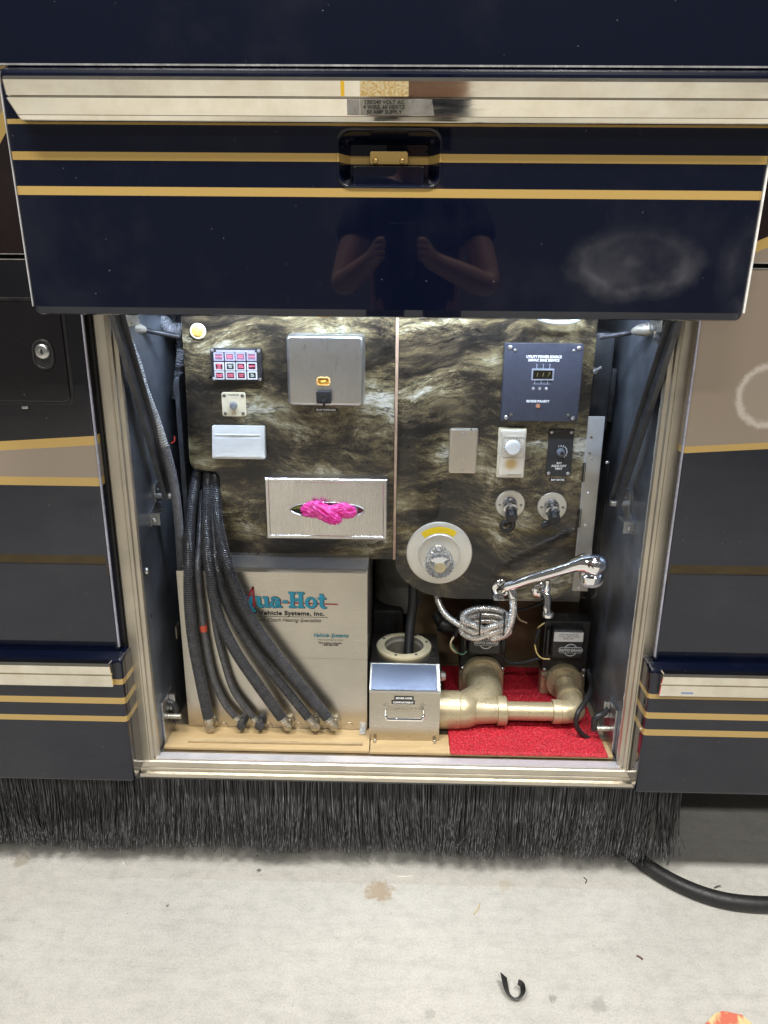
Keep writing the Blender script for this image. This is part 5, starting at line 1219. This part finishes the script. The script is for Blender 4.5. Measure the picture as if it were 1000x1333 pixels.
# black lead sagging from right valve, joined by red tape end
P = [at(766, 872, .25), at(770, 892, .20), at(764, 910, .13), at(753, 927, .088), at(750, 943, .084), at(758, 956, .088), at(768, 962, .090)]
t = thing('black_lead', 'black rubber lead with bare tip trailing onto the red mat', 'cable', P[-1])
mb = MB(); mb.tube(resample(catmull(P, 10), .006), .0058, 12); part('sheath', mb, RUBBER, t)
mb = MB(); d = (P[-1]-P[-2]).normalized(); mb.cyl(P[-1], P[-1]+d*.007, .0042); part('tip', mb, WHITEP, t)
# wires between the valves
def wire(label, pts, r, mat, cat='wire'):
    P = [at(a, b, Y) for a, b, Y in pts]; mb = MB(); mb.tube(catmull(P, 8), r, 8); return solo('wire', mb, mat, label, cat, group='wires in the bay')
wire('black cable sagging between the two drain valves', [(656, 858, .25), (664, 863, .25), (680, 863, .25), (703, 857, .25)], .0042, RUBBER, 'cable')
wire('black cable running behind the faucet spout', [(668, 796, .30), (685, 792, .29), (700, 787, .28), (712, 780, .28)], .0042, RUBBER, 'cable')
YW = principled('yellow_wire', (.62, .47, .18), .45); GW = principled('green_wire', (.10, .22, .12), .45)
wire('yellow wire pair standing up at the left edge of right valve', [(700, 818, .25), (703, 815, .245), (709, 811, .245)], .0018, YW)
wire('yellow wire looping down to the right valve body', [(696, 838, .245), (699, 850, .24), (706, 857, .235), (716, 858, .235)], .0018, YW)
wire('black taped splice beside the right drain valve', [(703, 818, .246), (699, 828, .243), (697, 838, .244)], .0042, RUBBER, 'wire splice')
wire('pale yellow wire curling beside the left drain valve', [(591, 829, .25), (587, 836, .245), (588, 844, .245), (595, 850, .25)], .0024, principled('pale_wire', (.65, .55, .34), .45))
wire('green wire curling onto the left drain valve', [(588, 838, .246), (594, 848, .246), (602, 852, .248), (608, 848, .25)], .0016, GW)
wire('black taped splice hanging left of the coiled hose', [(601, 795, .26), (597, 812, .25), (593, 828, .247)], .0048, RUBBER, 'wire splice')
wire('tan wire arching under the faucet flange', [(671, 795, .28), (676, 806, .27), (686, 811, .27)], .0022, principled('tan_wire', (.36, .26, .15), .5))
# black elbow fitting in front of the back plate
P = [at(568, 800, .36), at(575, 812, .34), at(592, 816, .34), at(606, 810, .35)]
mb = MB(); mb.tube(catmull(P, 6), [.012]*6+[.02]*7+[.022]*6, 16); solo('hose_elbow', mb, BLACKP, 'black elbow fitting behind the looping shower hose', 'pipe fitting')
mb = MB(); q = at(632, 786, .30); mb.box(q.x-.030, q.x+.030, .275, .33, at(632, 822, .30).z, at(632, 779, .30).z+.02, .006); solo('valve_riser', mb, BLACKP, 'dark riser block above the left drain valve', 'riser')

# ================================================================== shower handset, faucet, coiled hose
YW_ = YP-.02
p = at(655, 766, YP-.004)
t = thing('shower_handset', 'chrome hand shower resting in its wall holder below the right sheet', 'hand shower', (p.x, YP, p.z-.02))
mb = MB(); mb.lathe([(0, 0), (.0215, 0), (.0215, .003), (.019, .005), (.010, .006), (.009, .022), (0, .024)], facing((p.x-.003, YP, p.z)), 32); part('wall_flange', mb, CHROME, t)
P = [at(650, 770, .19), at(660, 764, .175), at(672, 760, .165), at(688, 754, .16), at(712, 747, .155), at(735, 740, .15), at(750, 735, .147), at(763, 733, .145), at(777, 736, .145), at(786, 742, .146)]
rr = [.0085, .0095, .0098, .0105, .0115, .0130, .0165, .0235, .0270, .0150]
Q = catmull(P, 6); RR = catmull([Vector((r, 0, 0)) for r in rr], 6); mb = MB(); mb.tube(Q, [max(.004, q.x) for q in RR], 24); part('handle', mb, CHROME, t, 80)
mb = MB(); c_ = at(770, 746, .143); Mh = Matrix.Translation(c_) @ Matrix.Rotation(R_(172), 4, 'Y') @ Matrix.Rotation(R_(-18), 4, 'X')
mb.lathe([(.010, -.012), (.024, -.004), (.0265, .004), (.0265, .012), (.025, .014), (.025, .021), (.023, .0235), (0, .024)], Mh, 36); part('spray_head', mb, CHROME, t, 35)
mb = MB(); mb.lathe([(.0256, .0146), (.0262, .015), (.0262, .0205), (.0256, .021)], Mh, 24); part('selector_ring', mb, worn('selector_grey', (.45, .44, .45), .35), t, 20)
mb = MB(); mb.tube([at(661, 763, .178), at(671, 760, .170)], [.0135, .0135], 18); part('holder_clip', mb, CHROME, t)
mb = MB(); mb.tube([at(664, 764, .172), at(667, 772, .168), at(668, 779, .165)], [.008, .0105, .0085], 14); part('hose_swivel', mb, CHROME, t)
mb = MB(); mb.tube([at(652, 776, .185), at(652, 779, .183)], [.007, .0075], 12); part('set_screw', mb, CHROME, t)
mb = MB(); q = at(651, 780, .2); mb.box(q.x-.014, q.x+.010, .195, .228, q.z-.001, q.z+.001); part('clip_plate', mb, ZINC, t)
# flexible hose
P = [at(568, 772, .26), at(571, 784, .25), at(580, 800, .235), at(597, 813, .222), at(615, 822, .215), at(635, 826, .212)]
cxp, cyp = 632, 815
for k_ in range(3):
    for j in range(8):
        th = R_(45*j+20); P.append(at(cxp+(31-k_)*math.sin(th), cyp-8*k_+5+12*math.cos(th), .222-.026*math.cos(th)-.004*k_))
P += [at(652, 828, .20), at(664, 814, .188), at(668, 795, .175), at(668, 779, .166)]
mb = MB(); mb.corrugated(P, .0074, .0050, .0009, 12); solo('shower_hose', mb, worn('hose_chrome', (.80, .79, .76), .26, .75, var=.04, scale=50), 'ribbed chrome shower hose bundled in a flat coil', 'shower hose')
for i, (px, py, lab) in enumerate(((625, 806, 'black cable tie round the left of the coiled hose'), (656, 806, 'black cable tie round the right of the coiled hose'))):
    mb = MB(); q = at(px, py+6, .205); Cc = [q+Vector((.004*math.sin(a_), .030*math.sin(a_), .026*math.cos(a_))) for a_ in [2*math.pi*k_/18 for k_ in range(19)]]; mb.tube(Cc, .0018, 6, False); solo('cable_tie', mb, BLACKP, lab, 'cable tie', group='cable ties on the coil')
# faucet
p = at(703, 769, YP-.004)
t = thing('faucet', 'small chrome faucet with hooked spout under the hand shower', 'faucet', (p.x, YP, p.z-.05))
mb = MB(); mb.lathe([(0, 0), (.0185, 0), (.0185, .003), (.016, .0055), (.009, .008), (.008, .026)], facing((p.x, YP, p.z)), 30); part('flange', mb, CHROME, t)
P = [at(704, 769, .215), at(707, 769, .20), at(711, 772, .188), at(713, 780, .180), at(712, 790, .175), at(713.5, 799, .172)]
mb = MB(); mb.tube(catmull(P, 5), [.009, .009, .0095, .0095, .010, .0105, .011, .0115, .011, .0105, .010, .0095, .009, .0088, .0086, .0085, .0085, .0084, .0084, .0085, .0085, .0086, .0086, .009, .0095, .010][:26], 16); part('spout', mb, CHROME, t, 60)
q = at(713.5, 800, .172); mb = MB(); mb.lathe([(0, -.006), (.0095, -.006), (.0125, -.004), (.0135, 0), (.0125, .004), (.008, .007)], Matrix.Translation(q), 24); part('nozzle_lip', mb, CHROME, t)
q = at(712, 768, .182); mb = MB(); mb.lathe([(0, 0), (.008, 0), (.008, .006), (.0045, .009), (.0045, .016), (.0065, .018), (.006, .024), (0, .026)], Matrix.Translation(q), 18); part('tap_handle', mb, CHROME, t)

# ================================================================== brush skirt
t = thing('brush_skirt', 'long row of drooping black nylon bristles hanging under the coach', 'brush strip', (-.2, .02, .05))
xb1 = at(884, 1060, .02).x
mb = MB(); mb.box(-1.4, xb1, .012, .034, .236, .2595, .002); part('mounting_strip', mb, worn('strip', (.10, .10, .10), .4, .8), t)
v = []; f = []; random.seed(3)
tx = -1.25
while tx < xb1:
    tx += random.uniform(.0045, .0075)
    tl = .034*noise.noise(Vector((tx*5.5, 1.7, 0)))+.020*noise.noise(Vector((tx*31, 4.2, 0)))+random.gauss(0, .005)
    to = -.014-.022*noise.noise(Vector((tx*12, 8.8, 0)))+random.gauss(0, .005)
    for _ in range(random.randint(12, 17)):
        x = tx+random.gauss(0, .0022); layer = random.random()
        if x > xb1: continue
        y = .013+.020*layer
        lean = tl+random.gauss(0, .0055)
        if random.random() < .03: lean += random.gauss(0, .035)
        if x > xb1-.010 and random.random() < .10: lean += abs(random.gauss(.03, .04))
        out = to+random.gauss(0, .006)+.012*layer
        zt = .242; L_ = .186+.010*noise.noise(Vector((x*6, 2.2, 0)))-abs(random.gauss(0, .006))
        lean = max(-.07, min(.09, lean))
        r0 = random.uniform(.0007, .0013)
        o_ = len(v); S = 4; cosl = math.sqrt(max(.3, 1-(lean/.19)**2)); pw = random.uniform(1.5, 2.3)
        for k_ in range(S+1):
            u = k_/S; px_ = x+lean*u**pw; py_ = y+out*u**1.6; pz_ = zt-L_*u*cosl
            r = r0*(1-.25*u)
            for a_ in (90, 210, 330): v.append((px_+r*math.cos(R_(a_)), py_-r*math.sin(R_(a_)), pz_))
        for k_ in range(S):
            for j_ in range(3):
                a, b = o_+k_*3+j_, o_+k_*3+(j_+1) % 3; f.append((a, b, b+3, a+3))
me = bpy.data.meshes.new('bristles'); me.from_pydata(v, [], f); me.shade_smooth()
def bristle_mat():
    m = principled('bristle_nylon', (.045, .045, .048), .38)
    setin(m, 'Base Color', ramp(m, noise_tex(m, coords(m, (420, 420, 5)), 1, 2), [(.32, (.016, .016, .018)), (.5, (.07, .07, .074)), (.68, (.28, .28, .29))])); return m
me.materials.append(bristle_mat()); bm = bmesh.new(); bm.from_mesh(me); bmesh.ops.recalc_face_normals(bm, faces=bm.faces[:]); bm.to_mesh(me); bm.free()
o = bpy.data.objects.new('bristles', me); COL.objects.link(o); o.parent = t; o.location = -wloc(t); o['kind'] = 'stuff'
for q in me.vertices: pass

# ================================================================== things on the floor
P = [az(780, 1092, .016), az(812, 1104, .016), az(850, 1132, .016), az(890, 1154, .016), az(935, 1170, .016), az(985, 1177, .016), az(1060, 1178, .016)]
P = [P[0]+Vector((-.10, .16, 0))]+P
mb = MB(); mb.tube(resample(catmull(P, 12), .012), .0165, 18)
for q in mb.v: q.z += 0
solo('shore_cable', mb, worn('cord_rubber', (.016, .016, .017), .5, var=.3, scale=40, bmp=.2), 'thick black power cord curving out from under the brush skirt', 'power cord', sharp=60)
# curl of black rubber
c0 = az(664, 1296, 0)
pts = [(az(659, 1281, 0)-c0)+Vector((0, 0, .016)), (az(661, 1288, 0)-c0)+Vector((0, 0, .008)), (az(664, 1296, 0)-c0)+Vector((0, 0, .003)), (az(671, 1301, 0)-c0)+Vector((0, 0, .003)), (az(677, 1299, 0)-c0)+Vector((0, 0, .008)), (az(677, 1293, 0)-c0)+Vector((0, 0, .014)), (az(673, 1291, 0)-c0)+Vector((0, 0, .017))]
Q = catmull(pts, 6); mb = MB(); v = []
for i, q in enumerate(Q):
    u = i/(len(Q)-1); w = .014*(1-.5*u); T_ = (Q[min(i+1, len(Q)-1)]-Q[max(i-1, 0)]).normalized(); s_ = T_.cross(Vector((0, 0, 1))); s_ = (Vector((0, 0, 1))*.7+s_.normalized()*.6 if s_.length > 1e-6 else Vector((0, 0, 1))).normalized()
    nn = T_.cross(s_).normalized()*.0008
    v += [c0+q-s_*0+nn, c0+q+s_*w*1.4+nn, c0+q+s_*w*1.4-nn, c0+q-nn]
mb.add(v, [(i*4+j, i*4+(j+1) % 4, (i+1)*4+(j+1) % 4, (i+1)*4+j) for i in range(len(Q)-1) for j in range(4)]+[(0, 1, 2, 3), tuple((len(Q)-1)*4+j for j in range(4))])
solo('rubber_curl', mb, RUBBER, 'small black curl of rubber strip lying on the concrete', 'rubber scrap')
# orange and cream paper scrap at the lower right
c_ = [az(916, 1337, 0), az(930, 1323, 0), az(942, 1318, 0), az(966, 1325, 0), az(985, 1340, 0), az(960, 1352, 0)]
mb = MB(); mb.add([(q.x, q.y, .004+.003*(i % 2)) for i, q in enumerate(c_)]+[(q.x, q.y, .0032+.003*(i % 2)) for i, q in enumerate(c_)], [(0, 1, 2, 3, 4, 5), (11, 10, 9, 8, 7, 6)]+[(i, (i+1) % 6, 6+(i+1) % 6, 6+i) for i in range(6)])
def papermat():
    m = principled('scrap_paper', (.6, .3, .2), .6); n = noise_tex(m, coords(m, (1, .4, 1)), 38, 2)
    setin(m, 'Base Color', ramp(m, n, [(.45, (.62, .16, .10)), (.52, (.66, .55, .28))])); return m
solo('paper_scrap', mb, papermat(), 'orange and cream paper scrap at the picture bottom', 'paper scrap')
# bits of grit and straw
for lab, pts, r, m_ in (('short straw-coloured sliver on the floor right of centre', [(617, 1190), (622, 1184), (625, 1176)], .0016, principled('straw', (.55, .47, .3), .6)),
                        ('tiny black bent wire bit on the floor near the cord', [(760, 1142), (764, 1146), (762, 1150)], .0010, BLACK),
                        ('brown grit flake on the floor below the cord', [(829, 1244), (833, 1246), (837, 1249)], .0018, principled('grit', (.12, .07, .04), .7)),
                        ('grey metal chip lying just above the cord', [(930, 1156), (936, 1154), (940, 1154)], .0020, ZINC),
                        ('pale sliver lying below the left of the brush', [(160, 1122), (162, 1125), (163, 1127)], .0016, principled('pale_chip', (.75, .73, .66), .6)),
                        ('thin pale sliver left of the brown stain', [(517, 1141), (527, 1141), (537, 1140)], .0012, principled('pale_sliver', (.72, .70, .62), .6))):
    P = [az(a, b, r) for a, b in pts]; mb = MB(); mb.tube(catmull(P, 3), r, 6); solo('debris', mb, m_, lab, 'debris', group='debris on the floor')

# ================================================================== the photographer, seen mirrored in the door
def skinned(name, chains, mat, parent, sub=2):
    """chains of (x, y, z, radius); the first point of a chain may repeat a point of an earlier chain"""
    V = []; E_ = []; Rr = []; idx = {}
    for ch in chains:
        prev = None
        for x, y, z, r in ch:
            k_ = (round(x, 4), round(y, 4), round(z, 4))
            if k_ not in idx: idx[k_] = len(V); V.append((x, y, z)); Rr.append(r)
            if prev is not None: E_.append((prev, idx[k_]))
            prev = idx[k_]
    w = wloc(parent)
    me = bpy.data.meshes.new(name); me.from_pydata([Vector(p)-w for p in V], E_, [])
    o = bpy.data.objects.new(name, me); COL.objects.link(o); o.parent = parent
    o.modifiers.new('skin', 'SKIN'); sd = o.modifiers.new('smooth', 'SUBSURF'); sd.levels = sd.render_levels = sub
    for i, r in enumerate(Rr): me.skin_vertices[0].data[i].radius = r if isinstance(r, tuple) else (r, r)
    me.skin_vertices[0].data[0].use_root = True
    me.materials.append(mat); PEOPLE.append(o); return o
PEOPLE = []
PX, PYY = .05, -1.80
t = thing('person', 'person in dark shirt holding up a phone, mirrored in the raised door', 'person', (PX, PYY, 0))
SKIN_M = worn('skin', (.56, .34, .25), .5, var=.1, scale=8); SHIRT = worn('dark_shirt', (.018, .02, .026), .8, var=.3, scale=20); JEANS = worn('jeans', (.03, .04, .07), .85, var=.3)
pel = (PX, PYY, .96, (.15, .10)); ches = (PX, PYY+.01, 1.34, (.17, .115)); nk = (PX, PYY+.01, 1.47, .065)
arms = []
for s_ in (-1, 1):
    sh = (PX+s_*.175, PYY, 1.42, .062); el = (PX+s_*.255, PYY+.16, 1.17, .043); wr = (.0+s_*.085, -1.475, 1.27, .028)
    pm = (.0+s_*.078, -1.43, 1.295, (.022, .036))
    arms.append([ches, sh, el, (el[0]*.6+wr[0]*.4, el[1]*.6+wr[1]*.4, el[2]*.6+wr[2]*.4, .042), wr, pm])
    for i_, (dz_, ln) in enumerate(((.028, .9), (.010, 1.0), (-.008, .95), (-.025, .78))):
        arms.append([pm, (s_*.072, -1.415, 1.297+dz_, .0095), (s_*(.062-.0), -1.385-.012*(1-ln), 1.300+dz_, .0085), (s_*(.048+.012*(1-ln)), -1.378, 1.300+dz_, .0075)])
    arms.append([pm, (s_*.066, -1.445, 1.315, .0105), (s_*.050, -1.44, 1.325, .009)])
skinned('body', [[pel, (PX, PYY, 1.15, (.13, .095)), ches, nk, (PX, PYY+.03, 1.56, .075), (PX, PYY+.035, 1.64, .098), (PX, PYY+.02, 1.72, .085), (PX, PYY+.015, 1.755, .05)],
    [(PX, PYY+.035, 1.64, .098), (PX, PYY+.135, 1.63, .012)]]+arms+
    [[pel, (PX+s_*.10, PYY, .86, .09), (PX+s_*.11, PYY+.01, .50, .058), (PX+s_*.11, PYY-.01, .30, .056), (PX+s_*.11, PYY-.02, .09, .038), (PX+s_*.115, PYY+.06, .04, .036), (PX+s_*.12, PYY+.15, .03, .026)] for s_ in (-1, 1)], SKIN_M, t)
skinned('shirt', [[(PX, PYY, .92, (.165, .115)), (PX, PYY, 1.15, (.15, .112)), (PX, PYY+.01, 1.34, (.185, .128)), (PX, PYY+.01, 1.455, .08)]]+[[(PX, PYY+.01, 1.34, (.185, .128)), (PX+s_*.18, PYY, 1.42, .078), (PX+s_*.225, PYY+.08, 1.295, .068)] for s_ in (-1, 1)], SHIRT, t)
skinned('trousers', [[(PX, PYY, .94, (.16, .108)), (PX+s_*.10, PYY, .84, .105), (PX+s_*.11, PYY+.01, .50, .075), (PX+s_*.11, PYY-.02, .09, .062)] for s_ in (-1, 1)], JEANS, t)
skinned('cap', [[(PX, PYY+.02, 1.70, .103), (PX, PYY+.015, 1.765, .07)], [(PX, PYY+.02, 1.70, .103), (PX, PYY+.17, 1.69, (.05, .012))]], SHIRT, t)
for s_ in (-1, 1):
    mb = MB(); mb.box(PX+s_*.117-.048, PX+s_*.117+.048, PYY-.08, PYY+.20, .001, .075, .028, 3); part('shoe', mb, RUBBER, t)
mb = MB(); mb.box(-.040, .040, -1.412, -1.403, 1.215, 1.375, .004); ph = solo('phone', mb, BLACKP, 'black phone held up by the person mirrored in the door', 'phone')

# ------------------------------------------------------------------ lettering and skinned figures become plain meshes
bpy.context.view_layer.update()
dg = bpy.context.evaluated_depsgraph_get()
for o in TEXTS+PEOPLE:
    me = bpy.data.meshes.new_from_object(o.evaluated_get(dg)); nm = o.name; person_piece = o in PEOPLE
    if person_piece: me.shade_smooth()
    n = bpy.data.objects.new('lettering', me); COL.objects.link(n)
    n.parent = o.parent; n.location = o.location; n.rotation_euler = o.rotation_euler; n.scale = o.scale
    bpy.data.objects.remove(o); n.name = nm
